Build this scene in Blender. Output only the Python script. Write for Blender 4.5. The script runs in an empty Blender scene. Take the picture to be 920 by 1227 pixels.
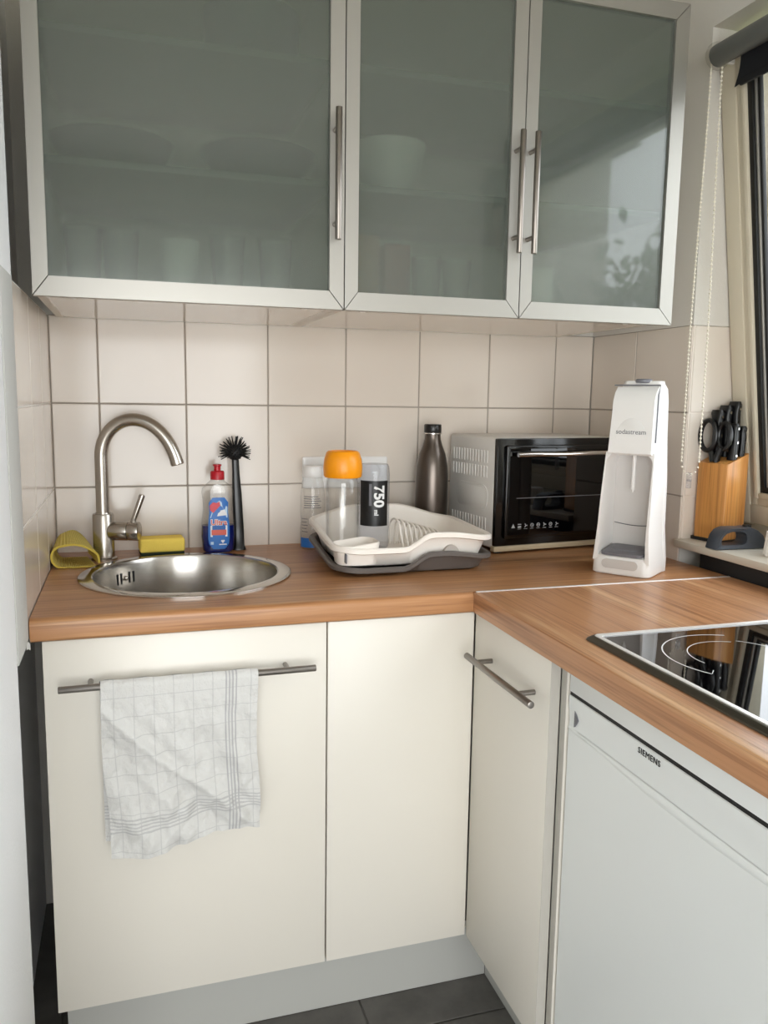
import bpy, bmesh, math, random
from mathutils import Vector, Matrix
random.seed(7)
C = bpy.context.scene.collection
SC = bpy.context.scene
PI = math.pi

# ------------------------------------------------------------------ camera, world, lights, exposure
cam_d = bpy.data.cameras.new('camera')
cam = bpy.data.objects.new('camera', cam_d); C.objects.link(cam)
yaw, pitch, roll, fpx = 0.3035, -0.1401, 0.0152, 979.08
fw = Vector((math.sin(yaw)*math.cos(pitch), math.cos(yaw)*math.cos(pitch), math.sin(pitch)))
rt = Vector((math.cos(yaw), -math.sin(yaw), 0)); up = rt.cross(fw)
r2 = math.cos(roll)*rt + math.sin(roll)*up; u2 = -math.sin(roll)*rt + math.cos(roll)*up
M = Matrix((r2, u2, -fw)).transposed().to_4x4(); M.translation = Vector((0.1695, -2.0566, 1.2786))
cam.matrix_world = M
cam_d.sensor_fit = 'VERTICAL'; cam_d.sensor_height = 36.0; cam_d.lens = fpx/1227*36.0
cam_d.clip_start = 0.02
SC.camera = cam

world = bpy.data.worlds.new('overcast_sky'); SC.world = world; world.use_nodes = True
bg = world.node_tree.nodes['Background']
bg.inputs['Color'].default_value = (0.90, 0.955, 1.0, 1); bg.inputs['Strength'].default_value = 4.2

def area(name, loc, rot, sx, sy, power, col=(1, 1, 1), portal=False):
    l = bpy.data.lights.new(name, 'AREA'); l.shape = 'RECTANGLE'; l.size = sx; l.size_y = sy
    l.energy = power; l.color = col
    o = bpy.data.objects.new(name, l); C.objects.link(o); o.location = loc; o.rotation_euler = rot
    if portal: l.cycles.is_portal = True
    return o
area('window_portal', (1.70, -1.09, 1.52), (0, PI/2, 0), 1.20, 1.40, 1, portal=True)
area('rear_area_light', (0.1, -3.62, 0.99), (PI/2, 0, 0), 1.86, 1.74, 23, (1.0, 0.955, 0.89))  # area light added in the unseen rear opening to strengthen light from behind
SC.view_settings.view_transform = 'Standard'
SC.view_settings.look = 'None'
SC.view_settings.gamma = 1.0
SC.view_settings.use_curve_mapping = False
SC.view_settings.exposure = 0.25
SC.cycles.use_denoising = True
SC.cycles.max_bounces = 14; SC.cycles.diffuse_bounces = 6; SC.cycles.glossy_bounces = 6
SC.cycles.transmission_bounces = 10; SC.cycles.transparent_max_bounces = 12
SC.cycles.caustics_reflective = False; SC.cycles.caustics_refractive = True
SC.cycles.sample_clamp_indirect = 8.0

# ------------------------------------------------------------------ materials
def lin(h):
    h = h.lstrip('#'); v = [int(h[i:i+2], 16)/255 for i in (0, 2, 4)]
    return tuple(x/12.92 if x <= .04045 else ((x+.055)/1.055)**2.4 for x in v) + (1,)
def pm(name, col, rough=.5, metal=0., **kw):
    m = bpy.data.materials.new(name); m.use_nodes = True
    b = m.node_tree.nodes['Principled BSDF']
    b.inputs['Base Color'].default_value = lin(col) if isinstance(col, str) else col
    b.inputs['Roughness'].default_value = rough; b.inputs['Metallic'].default_value = metal
    for k, v in kw.items():
        b.inputs[k.replace('_', ' ')].default_value = v
    return m
def N(m, t, **kw):
    n = m.node_tree.nodes.new(t)
    for k, v in kw.items(): setattr(n, k, v)
    return n
def L(m, a, b): m.node_tree.links.new(a, b)
def bsdf(m): return m.node_tree.nodes['Principled BSDF']
def ramp(m, fac, stops):
    r = N(m, 'ShaderNodeValToRGB'); e = r.color_ramp.elements
    while len(e) < len(stops): e.new(.5)
    for el, (p, c) in zip(e, stops): el.position = p; el.color = lin(c) if isinstance(c, str) else c
    L(m, fac, r.inputs['Fac']); return r.outputs['Color']
def coords(m, scale, kind='Object', rot=(0, 0, 0)):
    t = N(m, 'ShaderNodeTexCoord'); mp = N(m, 'ShaderNodeMapping')
    mp.inputs['Scale'].default_value = scale; mp.inputs['Rotation'].default_value = rot
    L(m, t.outputs[kind], mp.inputs['Vector']); return mp.outputs['Vector']
def noise(m, vec, scale=5, detail=4, rough=.5, dist=0.):
    n = N(m, 'ShaderNodeTexNoise'); n.inputs['Scale'].default_value = scale; n.inputs['Detail'].default_value = detail
    n.inputs['Roughness'].default_value = rough; n.inputs['Distortion'].default_value = dist
    L(m, vec, n.inputs['Vector']); return n.outputs['Fac']
def bump(m, h, strength=.1, dist=.002):
    b = N(m, 'ShaderNodeBump'); b.inputs['Strength'].default_value = strength; b.inputs['Distance'].default_value = dist
    L(m, h, b.inputs['Height']); L(m, b.outputs['Normal'], bsdf(m).inputs['Normal'])
def mixc(m, fac, a, b, blend='MIX'):
    n = N(m, 'ShaderNodeMix', data_type='RGBA', blend_type=blend)
    if isinstance(fac, (int, float)): n.inputs[0].default_value = fac
    else: L(m, fac, n.inputs[0])
    for s, v in ((6, a), (7, b)):
        if isinstance(v, str): n.inputs[s].default_value = lin(v)
        elif isinstance(v, tuple): n.inputs[s].default_value = v
        else: L(m, v, n.inputs[s])
    return n.outputs[2]
def mathn(m, op, a, b=0., c=0.):
    n = N(m, 'ShaderNodeMath', operation=op)
    for i, v in enumerate((a, b, c)):
        if isinstance(v, (int, float)): n.inputs[i].default_value = v
        else: L(m, v, n.inputs[i])
    return n.outputs[0]

def wood(name, axis, dark, mid, light, sc=1., rough=.32):
    m = pm(name, mid, rough)
    s = [26, 26, 26]; s[axis] = .8
    v = coords(m, tuple(x*sc for x in s))
    n1 = noise(m, v, 1.0, 6, .62, .25)
    s2 = [150, 150, 150]; s2[axis] = 2.6
    n2 = noise(m, coords(m, tuple(x*sc for x in s2)), 1.0, 3, .6, .2)
    c1 = ramp(m, n1, [(.33, dark), (.45, mid), (.55, mid), (.66, light)])
    c2 = ramp(m, n2, [(.36, (.60, .53, .47, 1)), (.50, (.95, .93, .91, 1)), (.62, (1, 1, 1, 1))])
    L(m, mixc(m, .75, c1, c2, 'MULTIPLY'), bsdf(m).inputs['Base Color'])
    return m

MAT = {}
def plaster(name, col, st=.25):
    m = pm(name, col, .85); n = noise(m, coords(m, (1, 1, 1)), 140, 5, .65)
    bump(m, n, st, .002); return m
MAT['plaster'] = plaster('painted_plaster', '#d6d2cb', .35)
MAT['filler'] = plaster('grey_filler', '#c6c6c2', .4)
MAT['plaster_white'] = plaster('white_painted_plaster', '#f0f1f2', .3)
MAT['ceiling'] = plaster('ceiling_paint', '#e4e2dc', .15)
mt = pm('cream_tile', '#dcd2c6', .16); MAT['tile'] = mt
L(mt, ramp(mt, noise(mt, coords(mt, (1, 1, 1)), 2.6, 2), [(.3, '#d8cdc1'), (.7, '#dfd6cb')]), bsdf(mt).inputs['Base Color'])
bump(mt, noise(mt, coords(mt, (1, 1, 1)), 9, 2), .10, .004)
MAT['grout'] = pm('grey_grout', '#a0978d', .9)
MAT['grout_light'] = pm('pale_grout', '#e6e2dc', .9)
MAT['white_lam'] = pm('cream_laminate', '#dfdad0', .38)
MAT['under_lam'] = pm('glossy_white_laminate', '#e6ded4', .13)
MAT['edge_grey'] = pm('grey_edge_band', '#b4b0a8', .5)
MAT['plinth'] = pm('grey_white_plinth', '#b6b6b1', .45)
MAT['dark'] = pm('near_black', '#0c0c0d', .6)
MAT['wood_x'] = wood('walnut_laminate_lengthwise', 0, '#8d5d39', '#b28056', '#cb9c6e')
MAT['wood_y'] = wood('walnut_laminate_crosswise', 1, '#94633f', '#b9865e', '#d2a57a')
MAT['pine'] = wood('varnished_pine', 2, '#b8773a', '#cf9350', '#dba663', 1.5, .35)
MAT['alu'] = pm('brushed_aluminium', '#aca9a3', .42, .7)
n_ = noise(MAT['alu'], coords(MAT['alu'], (900, 900, 25)), 1, 2); bump(MAT['alu'], n_, .05, .0005)
MAT['steel'] = pm('brushed_steel', '#b8b2aa', .26, 1.)
MAT['handle'] = pm('satin_nickel_bar', '#8e8780', .32, 1.)
MAT['handle_dark'] = pm('dark_satin_bar', '#8d8883', .35, 1.)
MAT['basin'] = pm('polished_basin_steel', '#bcb8b2', .22, 1.)
MAT['rim'] = pm('basin_rim_steel', '#d0cdc8', .12, 1.)
MAT['white_pl'] = pm('white_plastic', '#ecebe9', .28)
MAT['white_rack'] = pm('white_rack_plastic', '#ece6de', .4)
MAT['tray'] = pm('grey_tray_plastic', '#5f5955', .42)
MAT['grey_pl'] = pm('grey_plastic', '#717178', .45)
MAT['black_pl'] = pm('black_plastic', '#0d0d0e', .3)
MAT['black_rub'] = pm('black_rubber', '#111111', .65)
MAT['slate'] = pm('slate_plastic', '#3b4048', .42)
MAT['red'] = pm('red_plastic', '#b80f22', .35)
MAT['orange'] = pm('orange_plastic', '#f59a06', .35)
MAT['sponge'] = pm('yellow_sponge', '#ffdf66', .9)
bump(MAT['sponge'], noise(MAT['sponge'], coords(MAT['sponge'], (1, 1, 1)), 420, 3), .6, .003)
MAT['scour'] = pm('dark_green_scourer', '#26301f', .95)
mc = pm('yellow_cloth', '#ddd062', .95); MAT['cloth'] = mc
w_ = N(mc, 'ShaderNodeTexWave', wave_type='BANDS', bands_direction='X'); w_.inputs['Scale'].default_value = 19
L(mc, coords(mc, (1, 1, 1), 'UV'), w_.inputs['Vector'])
L(mc, ramp(mc, w_.outputs['Fac'], [(.15, '#cdb64e'), (.6, '#efdd80')]), bsdf(mc).inputs['Base Color']); bump(mc, w_.outputs['Fac'], .6, .003)
MAT['steel_dark'] = pm('dark_gunmetal', '#665e58', .3, 1.)
MAT['oven_side'] = pm('silver_painted_sheet', '#d4d2cd', .45, .05)
MAT['oven_black'] = pm('black_gloss', '#060606', .16)
MAT['oven_cream'] = pm('cream_metal_strip', '#b5a68a', .5)
mg = pm('dark_oven_glass', '#030304', .03); MAT['oven_glass'] = mg
MAT['chrome'] = pm('chrome', '#d8d4d0', .15, 1.)
MAT['mark'] = pm('white_print', '#e2e2e2', .5)
MAT['mark_mid'] = pm('pale_grey_print', '#a2a2a4', .5)
MAT['mark_grey'] = pm('grey_print', '#6b6b70', .5)
MAT['mark_dark'] = pm('dark_print', '#1b1b1d', .5)
MAT['hob_glass'] = pm('black_ceramic_glass', '#050506', .03, 0., IOR=1.6)
MAT['hob_frame'] = pm('dark_bronze_frame', '#5a564c', .35, .8)
MAT['hob_trim'] = pm('bright_trim', '#efeeec', .38, .6)
MAT['fridge'] = pm('white_enamel', '#e3e6e5', .32)
MAT['sash'] = pm('cream_window_paint', '#cdc4b0', .4)
MAT['gasket'] = pm('black_gasket', '#0a0a0a', .5)
MAT['sill'] = pm('cream_sill', '#cfc8ba', .45)
MAT['tube'] = pm('grey_blind_tube', '#6f716f', .45, .3)
MAT['fabric'] = pm('black_blind_fabric', '#0d0e14', .85)
MAT['bead'] = pm('ivory_beads', '#e9e2d2', .35)
MAT['leaf'] = pm('tree_leaf_green', '#4d5a40', .8)
MAT['bark'] = pm('tree_bark', '#4a443d', .9)
MAT['label_blue'] = pm('blue_label', '#2a6fbe', .4)
MAT['label_light'] = pm('pale_blue_label', '#b9d4ea', .4)
MAT['label_white'] = pm('white_label', '#e9eaec', .45)
MAT['label_coral'] = pm('coral_label', '#d8604e', .45)
MAT['label_red'] = pm('red_label', '#cc2436', .4)
MAT['label_black'] = pm('black_label', '#09090b', .4)
MAT['ceramic'] = pm('glazed_ceramic', '#3c4b52', .3)
MAT['ceramic_w'] = pm('white_ceramic', '#dfe3e2', .3)
MAT['jar_tan'] = pm('tan_packet', '#a88767', .6)
MAT['jar_red'] = pm('rust_packet', '#8f5a48', .6)
MAT['shelf_glass'] = pm('green_glass_shelf', '#66786f', .2)
MAT['cabin'] = pm('cabinet_interior', '#d9d8d2', .5)
mf = pm('grey_floor_tile', '#5b5955', .45); MAT['floor'] = mf
L(mf, ramp(mf, noise(mf, coords(mf, (1, 1, 1)), 9, 6, .65), [(.3, '#514f4b'), (.7, '#6a6763')]), bsdf(mf).inputs['Base Color'])

def thin_glass(name, tint=(1, 1, 1, 1), edge=1., rough=.02):
    m = bpy.data.materials.new(name); m.use_nodes = True; nt = m.node_tree; nt.nodes.clear()
    o = nt.nodes.new('ShaderNodeOutputMaterial'); t = nt.nodes.new('ShaderNodeBsdfTransparent'); g = nt.nodes.new('ShaderNodeBsdfGlossy')
    lw = nt.nodes.new('ShaderNodeLayerWeight'); lw.inputs[0].default_value = .5
    pw = nt.nodes.new('ShaderNodeMath'); pw.operation = 'POWER'; pw.inputs[1].default_value = 4; nt.links.new(lw.outputs['Facing'], pw.inputs[0])
    fr = nt.nodes.new('ShaderNodeMath'); fr.operation = 'MULTIPLY_ADD'; fr.inputs[1].default_value = .55; fr.inputs[2].default_value = .04; nt.links.new(pw.outputs[0], fr.inputs[0])
    mx = nt.nodes.new('ShaderNodeMixShader'); t.inputs[0].default_value = tint; g.inputs['Roughness'].default_value = rough
    if edge < 1:
        mc_ = nt.nodes.new('ShaderNodeMix'); mc_.data_type = 'RGBA'; p2 = nt.nodes.new('ShaderNodeMath'); p2.operation = 'POWER'; p2.inputs[1].default_value = 2.5
        nt.links.new(lw.outputs['Facing'], p2.inputs[0]); nt.links.new(p2.outputs[0], mc_.inputs[0])
        mc_.inputs[6].default_value = tint; mc_.inputs[7].default_value = tuple(x*edge for x in tint[:3])+(1,); nt.links.new(mc_.outputs[2], t.inputs[0])
    nt.links.new(fr.outputs[0], mx.inputs[0]); nt.links.new(t.outputs[0], mx.inputs[1]); nt.links.new(g.outputs[0], mx.inputs[2])
    nt.links.new(mx.outputs[0], o.inputs[0]); return m
MAT['pane'] = thin_glass('clear_window_glass')
MAT['clear'] = thin_glass('clear_plastic', (.975, .975, .97, 1), .80, rough=.06)
MAT['clear_grey'] = thin_glass('smoky_clear_plastic', (.91, .925, .955, 1), .8, rough=.12)
MAT['drinking_glass'] = thin_glass('drinking_glass', (.95, .97, .965, 1), .6, rough=.03)
MAT['frost'] = pm('frosted_green_glass', (.44, .485, .435, 1), .22, 0., Transmission_Weight=.85, Coat_Weight=1., Coat_Roughness=.03, Coat_IOR=1.52, IOR=1.3)
MAT['liquid'] = pm('blue_detergent', '#10206e', .15, 0., Transmission_Weight=.25)
MAT['recess_shade'] = pm('shaded_recess_grey', '#a8a29b', .5)
MAT['shield'] = pm('pale_grey_plastic', '#cfccc9', .3)

# tea towel: white linen, grey woven grid and stripe bands, from UV (u across 0..1, v down 0..1)
mw = pm('checked_linen', '#dddcd9', .95); MAT['towel'] = mw
uv = N(mw, 'ShaderNodeUVMap'); sp = N(mw, 'ShaderNodeSeparateXYZ'); L(mw, uv.outputs['UV'], sp.inputs[0])
def stripe(src, pos, w):
    return mathn(mw, 'LESS_THAN', mathn(mw, 'ABSOLUTE', mathn(mw, 'SUBTRACT', src, pos)), w)
def grid_(src, n, w, off=.0):
    f = mathn(mw, 'FRACT', mathn(mw, 'ADD', mathn(mw, 'MULTIPLY', src, n), off))
    return mathn(mw, 'LESS_THAN', f, w)
acc = mathn(mw, 'MULTIPLY', mathn(mw, 'MAXIMUM', grid_(sp.outputs[0], 8, .05, .4), grid_(sp.outputs[1], 9, .045, .3)), .24)
for p_ in (.79, .812, .834, .856): acc = mathn(mw, 'MAXIMUM', acc, mathn(mw, 'MULTIPLY', stripe(sp.outputs[0], p_, .005), .48))
for p_ in (.775, .795, .815, .835, .855): acc = mathn(mw, 'MAXIMUM', acc, mathn(mw, 'MULTIPLY', stripe(sp.outputs[1], p_, .0045), .36))
L(mw, mixc(mw, acc, '#cfcecb', '#7f7f85'), bsdf(mw).inputs['Base Color'])
bump(mw, noise(mw, coords(mw, (1, 1, 1)), 70, 6, .65), .6, .008)

# ------------------------------------------------------------------ mesh helpers
class MB:
    def __init__(s): s.bm = bmesh.new(); s.mats = []; s.mi = 0; s.uvl = None
    def mat(s, m):
        m = MAT[m] if isinstance(m, str) else m
        if m not in s.mats: s.mats.append(m)
        s.mi = s.mats.index(m); return s
    def _tag(s, faces):
        for f in faces: f.material_index = s.mi
    def box(s, x0, x1, y0, y1, z0, z1, bev=0., seg=2, mtx=None):
        vs = [s.bm.verts.new((x, y, z)) for x in (x0, x1) for y in (y0, y1) for z in (z0, z1)]
        fs = [s.bm.faces.new([vs[i] for i in q]) for q in ((0, 1, 3, 2), (4, 6, 7, 5), (0, 4, 5, 1), (2, 3, 7, 6), (0, 2, 6, 4), (1, 5, 7, 3))]
        s._tag(fs)
        if mtx: bmesh.ops.transform(s.bm, matrix=mtx, verts=vs)
        if bev:
            es = list({e for f in fs for e in f.edges})
            r = bmesh.ops.bevel(s.bm, geom=es, offset=bev, segments=seg, profile=.5, affect='EDGES', clamp_overlap=True)
            s._tag(r['faces'])
        return s
    def rings(s, rings, cap0=True, cap1=True, closed=True):
        R = [[s.bm.verts.new(p) for p in r] for r in rings]; n = len(R[0]); fs = []
        for a, b in zip(R, R[1:]):
            for i in range(n if closed else n-1):
                j = (i+1) % n; fs.append(s.bm.faces.new((a[i], a[j], b[j], b[i])))
        if cap0 and closed: fs.append(s.bm.faces.new(list(reversed(R[0]))))
        if cap1 and closed: fs.append(s.bm.faces.new(R[-1]))
        s._tag(fs); return s
    def lathe(s, prof, cx=0., cy=0., cz=0., n=32, sx=1., sy=1., cap0=True, cap1=True):
        return s.rings([[(cx+r*sx*math.cos(2*PI*i/n), cy+r*sy*math.sin(2*PI*i/n), cz+z) for i in range(n)] for r, z in prof], cap0, cap1)
    def tube(s, pts, r, n=12, closed=False, cap=True):
        pts = [Vector(p) for p in pts]; rad = r if isinstance(r, (list, tuple)) else [r]*len(pts)
        k = len(pts); out = []; prev = None
        for i, p in enumerate(pts):
            a = pts[(i-1) % k] if (closed or i > 0) else p; b = pts[(i+1) % k] if (closed or i < k-1) else p
            t = (b-a).normalized()
            if prev is None:
                u = t.orthogonal().normalized()
            else:
                u = (prev - t*prev.dot(t)).normalized()
            prev = u; w = t.cross(u)
            out.append([p + (u*math.cos(2*PI*j/n)+w*math.sin(2*PI*j/n))*rad[i] for j in range(n)])
        if closed: out.append(out[0])
        if closed:
            R = [[s.bm.verts.new(q) for q in ring] for ring in out[:-1]]; fs = []
            for i in range(k):
                a, b = R[i], R[(i+1) % k]
                for j in range(n): fs.append(s.bm.faces.new((a[j], a[(j+1) % n], b[(j+1) % n], b[j])))
            s._tag(fs); return s
        return s.rings(out, cap, cap)
    def cyl(s, a, b, r, n=24, bev=0.):
        a, b = Vector(a), Vector(b); d = (b-a).normalized()
        if bev: return s.tube([a, a+d*bev*.3, a+d*bev, b-d*bev, b-d*bev*.3, b], [r-bev, r-bev*.3, r, r, r-bev*.3, r-bev], n)
        return s.tube([a, b], r, n)
    def prism(s, poly, fn0, fn1):
        """poly: 2d points; fn0/fn1 map (u,v)->xyz for both ends"""
        return s.rings([[fn0(u, v) for u, v in poly], [fn1(u, v) for u, v in poly]])
    def sphere(s, c, r, seg=16, rg=10, sc=(1, 1, 1)):
        mtx = Matrix.Translation(c) @ Matrix.Diagonal((*sc, 1))
        v = bmesh.ops.create_uvsphere(s.bm, u_segments=seg, v_segments=rg, radius=r, matrix=mtx)['verts']
        s._tag({f for x in v for f in x.link_faces}); return s
    def grid(s, fn, nu, nv, uv=True):
        V = [[s.bm.verts.new(fn(i/nu, j/nv)) for i in range(nu+1)] for j in range(nv+1)]; fs = []
        if uv and s.uvl is None: s.uvl = s.bm.loops.layers.uv.new('UVMap')
        for j in range(nv):
            for i in range(nu):
                f = s.bm.faces.new((V[j][i], V[j][i+1], V[j+1][i+1], V[j+1][i])); fs.append(f)
                if uv:
                    for l, (a, b) in zip(f.loops, ((i, j), (i+1, j), (i+1, j+1), (i, j+1))): l[s.uvl].uv = (a/nu, b/nv)
        s._tag(fs); return s
    def build(s, name, mat=None, parent=None, smooth=35, xf=None, norm=True):
        if mat is not None:
            s.mats = [MAT[mat] if isinstance(mat, str) else mat]
            for f in s.bm.faces: f.material_index = 0
        if norm: bmesh.ops.recalc_face_normals(s.bm, faces=s.bm.faces)
        if xf: bmesh.ops.transform(s.bm, matrix=xf, verts=s.bm.verts)
        me = bpy.data.meshes.new(name); s.bm.to_mesh(me); s.bm.free()
        for m in s.mats: me.materials.append(m)
        for p in me.polygons: p.use_smooth = True
        me.set_sharp_from_angle(angle=math.radians(smooth))
        o = bpy.data.objects.new(name, me); C.objects.link(o)
        if parent: o.parent = parent
        return o

def thing(name, label, cat, loc=(0, 0, 0), rz=0., group=None):
    o = bpy.data.objects.new(name, None); C.objects.link(o); o.location = loc; o.rotation_euler = (0, 0, rz)
    o.empty_display_size = .05
    return tag(o, label, cat, group)
def tag(o, label, cat, group=None):
    o['label'] = label; o['category'] = cat
    if group: o['group'] = group
    return o
def struct(o): o['kind'] = 'structure'; return o
def txt(name, body, size, mat, parent, mtx, bold=0., ext=.0004, sx=1., spacing=1.):
    cu = bpy.data.curves.new(name, 'FONT'); cu.body = body; cu.size = size; cu.align_x = 'CENTER'; cu.align_y = 'CENTER'
    cu.extrude = ext; cu.offset = bold; cu.resolution_u = 3; cu.space_character = spacing
    t = bpy.data.objects.new(name, cu); C.objects.link(t)
    dg = bpy.context.evaluated_depsgraph_get(); me = bpy.data.meshes.new_from_object(t.evaluated_get(dg))
    bpy.data.objects.remove(t); bpy.data.curves.remove(cu)
    me.transform(mtx @ Matrix.Diagonal((sx, 1, 1, 1))); me.materials.clear(); me.materials.append(MAT[mat])
    o = bpy.data.objects.new(name, me); C.objects.link(o); o.parent = parent
    return o
# text facing -y / facing -x
def face_my(x, y, z, roll=0.): return Matrix.Translation((x, y, z)) @ Matrix.Rotation(PI/2, 4, 'X') @ Matrix.Rotation(roll, 4, 'Z')
def face_mx(x, y, z): return Matrix.Translation((x, y, z)) @ Matrix.Rotation(-PI/2, 4, 'Z') @ Matrix.Rotation(PI/2, 4, 'X')
def rrect(x0, x1, y0, y1, r, n=6):
    out = []
    for cx, cy, a0 in ((x1-r, y1-r, 0), (x0+r, y1-r, PI/2), (x0+r, y0+r, PI), (x1-r, y0+r, 1.5*PI)):
        for i in range(n+1):
            a = a0+PI/2*i/n; out.append((cx+r*math.cos(a), cy+r*math.sin(a)))
    return out
def smoothstep(a, b, x):
    t = min(1, max(0, (x-a)/(b-a))); return t*t*(3-2*t)

# ------------------------------------------------------------------ room
W = 1.4221; ZT = 1.454; Z1 = 1.2525; Z2 = 1.0544; ZC = 0.899; XG = 0.1055; CEIL = 2.5; YR = -3.6; WD = 1.70
m = MB(); m.box(-1.0, 1.75, YR-.1, .15, -.1, -.004)
m.mat('floor')
for i in range(-4, 6):
    for j in range(-1, 13):
        x0 = .607-.3+.3*i; y0 = -.64-.3*j
        m.box(max(-1, x0+.002), min(1.7, x0+.298), y0-.298, min(0.1, y0-.002), -.004, 0, .001, 1)
m.mats.insert(0, MAT['grout']) if False else None
fl = m.build('floor')
fl.data.materials.clear(); fl.data.materials.append(MAT['floor']); fl.data.materials.append(pm('dark_floor_grout', '#34322f', .9))
for p in fl.data.polygons: p.material_index = 1 if p.center.z < -.0045 else 0
struct(fl)
struct(MB().box(-1.0, 1.75, YR-.1, .15, CEIL, CEIL+.1).build('ceiling', 'ceiling'))

wb = struct(MB().box(-.2, 1.75, .006, .15, 0, CEIL).build('wall_back', 'plaster'))
m = MB(); m.mat('tile')
g = .0016
xs = [0, XG] + [XG+.2*k for k in range(1, 7)] + [W]
rows = [(.858, Z2), (Z2, Z1), (Z1, ZT-.0)]
for a, b in zip(xs, xs[1:]):
    for c, d in rows: m.box(a+g, b-g, 0, .005, c+g, d-g, .0012, 1)
m.mat('grout'); m.box(0, W, .0015, .0065, .858, ZT)
m.build('wall_tiles', None, wb)

# left wall: plaster, recessed beside the wall cabinet and below the tile panel
m = MB()
m.box(-.2, -.06, -.60, .006, 0, CEIL)
m.box(-.2, -.05, -.755, -.60, 0, .862)
m.box(-.2, -.002, -.755, -.60, .862, CEIL)
m.box(-.2, 0, -1.25, -.755, 0, CEIL, .004, 2)
m.box(-1.0, -.9, YR, -1.25, 0, CEIL); m.box(-1.0, -.2, -1.25, -1.15, 0, CEIL)
wl = struct(m.build('wall_left', 'plaster_white'))
m = MB(); m.mat('tile')
for a, b in ((0, .2), (.2, .4), (.4, .622)):
    for c, d in rows: m.box(-.006, 0, -b+g, -a-g, c+g, d-g, .0012, 1)
m.mat('grout_light'); m.box(-.06, -.0012, -.6205, 0, .858, ZT)
m.build('wall_tiles', None, wl)
m = MB(); m.box(-.004, .0015, -.75, -.6225, .864, ZT+.004, .002, 2)
random.seed(3)
m.grid(lambda u, v: (.0015+.004*math.sin(u*PI), -.625-.03*u, .87-.012*v+.003*math.sin(9*u)), 8, 3, uv=False)
struct(m.build('trim_1', 'filler'))

# right wall with window opening
m = MB()
YW0, YW1, ZW0, ZW1 = -.426, -1.78, .930, 2.095
m.box(W+.006, WD, -.420, .006, 0, ZT); m.box(W, WD, YW0, .006, ZT, CEIL)
m.box(W, WD, YW1, YW0, ZW1, CEIL)
m.box(W, WD, YW1-1.9, YW1, 0, CEIL)
m.box(1.66, WD, YW1, -.420, 0, ZW0); m.box(W+.006, 1.66, YW1, -.420, 0, .80); m.box(W+.003, 1.66, YW1, YW1+.02, .8, ZW0)
wr = struct(m.build('wall_right', 'plaster'))
m = MB(); m.mat('tile')
for a, b in ((0, .206), (.206, .4245)):
    for c, d in rows: m.box(W, W+.005, -b+g, -a-g, c+g, d-g, .0012, 1)
for c, d in rows: m.box(W+.007, 1.66, -.4260, -.4205, max(c, .93)+g, d-g, .0012, 1)
m.mat('grout'); m.box(W+.0015, W+.0065, -.4205, 0, .858, ZT); m.mat('tile'); m.box(W+.003, 1.66, -.4245, -.4195, .93, ZT-.001)
m.build('wall_tiles', None, wr)
# rear wall with a wide glazed opening
m = MB(); m.box(-1, 1.75, YR-.1, YR, 1.88, CEIL); m.box(1.05, 1.75, YR-.1, YR, 0, 1.88); m.box(-1, -.85, YR-.1, YR, 0, 1.88); m.box(-.85, 1.05, YR-.1, YR, 0, .1)
struct(m.build('wall_rear', 'plaster'))

# window sill
m = MB(); m.box(1.405, 1.69, -1.80, -.4262, .935, .953, .003, 2)
struct(m.build('trim_2', 'sill'))
struct(MB().box(W+.0035, W+.012, -1.775, -.500, .862, .9345).build('sill_gap_shade', 'dark'))  # near-black board added to paint the shade in the gap under the sill
# window: fixed frame and tilted sash
win = bpy.data.objects.new('window_1', None); C.objects.link(win); struct(win)
m = MB(); y0, y1 = YW0-.002, YW1+.002
m.box(1.60, 1.67, y0-.035, y0, .953, ZW1-.002, .003); m.box(1.60, 1.67, y1, y1+.035, .953, ZW1-.002, .003)
m.box(1.60, 1.67, y1, y0, .953, .990, .003); m.box(1.60, 1.67, y1, y0, ZW1-.04, ZW1-.002, .003)
m.build('window_frame', 'sash', win)
sash = bpy.data.objects.new('sash', None); C.objects.link(sash); sash.parent = win
sash.location = (1.5795, 0, .994); sash.rotation_euler = (0, -math.atan(.1355), 0)
ys0, ys1, hs = -.431, -1.77, 1.078
m = MB()
def ringframe(m, x0, x1, a, w, bev=.004):
    m.box(x0, x1, ys0-a-w, ys0-a, a, hs-a, bev); m.box(x0, x1, ys1+a, ys1+a+w, a, hs-a, bev)
    m.box(x0, x1, ys1+a+w, ys0-a-w, a, a+w, bev); m.box(x0, x1, ys1+a+w, ys0-a-w, hs-a-w, hs-a, bev)
ringframe(m, 0, .055, 0, .046); ringframe(m, .004, .055, .044, .022); ringframe(m, -.002, .05, .062, .014)
m.build('sash_frame', 'sash', sash)
m = MB(); ringframe(m, .006, .027, .074, .015, .002); m.build('gasket', 'gasket', sash)
m = MB(); ringframe(m, .012, .027, .088, .006, .002); m.build('glazing_bead', 'alu', sash)
m = MB(); ringframe(m, .016, .027, .094, .007, .002); m.build('inner_gasket', 'gasket', sash)
m = MB(); m.box(.021, .025, ys1+.099, ys0-.099, .099, hs-.099); m.build('glass_pane', 'pane', sash)

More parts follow.
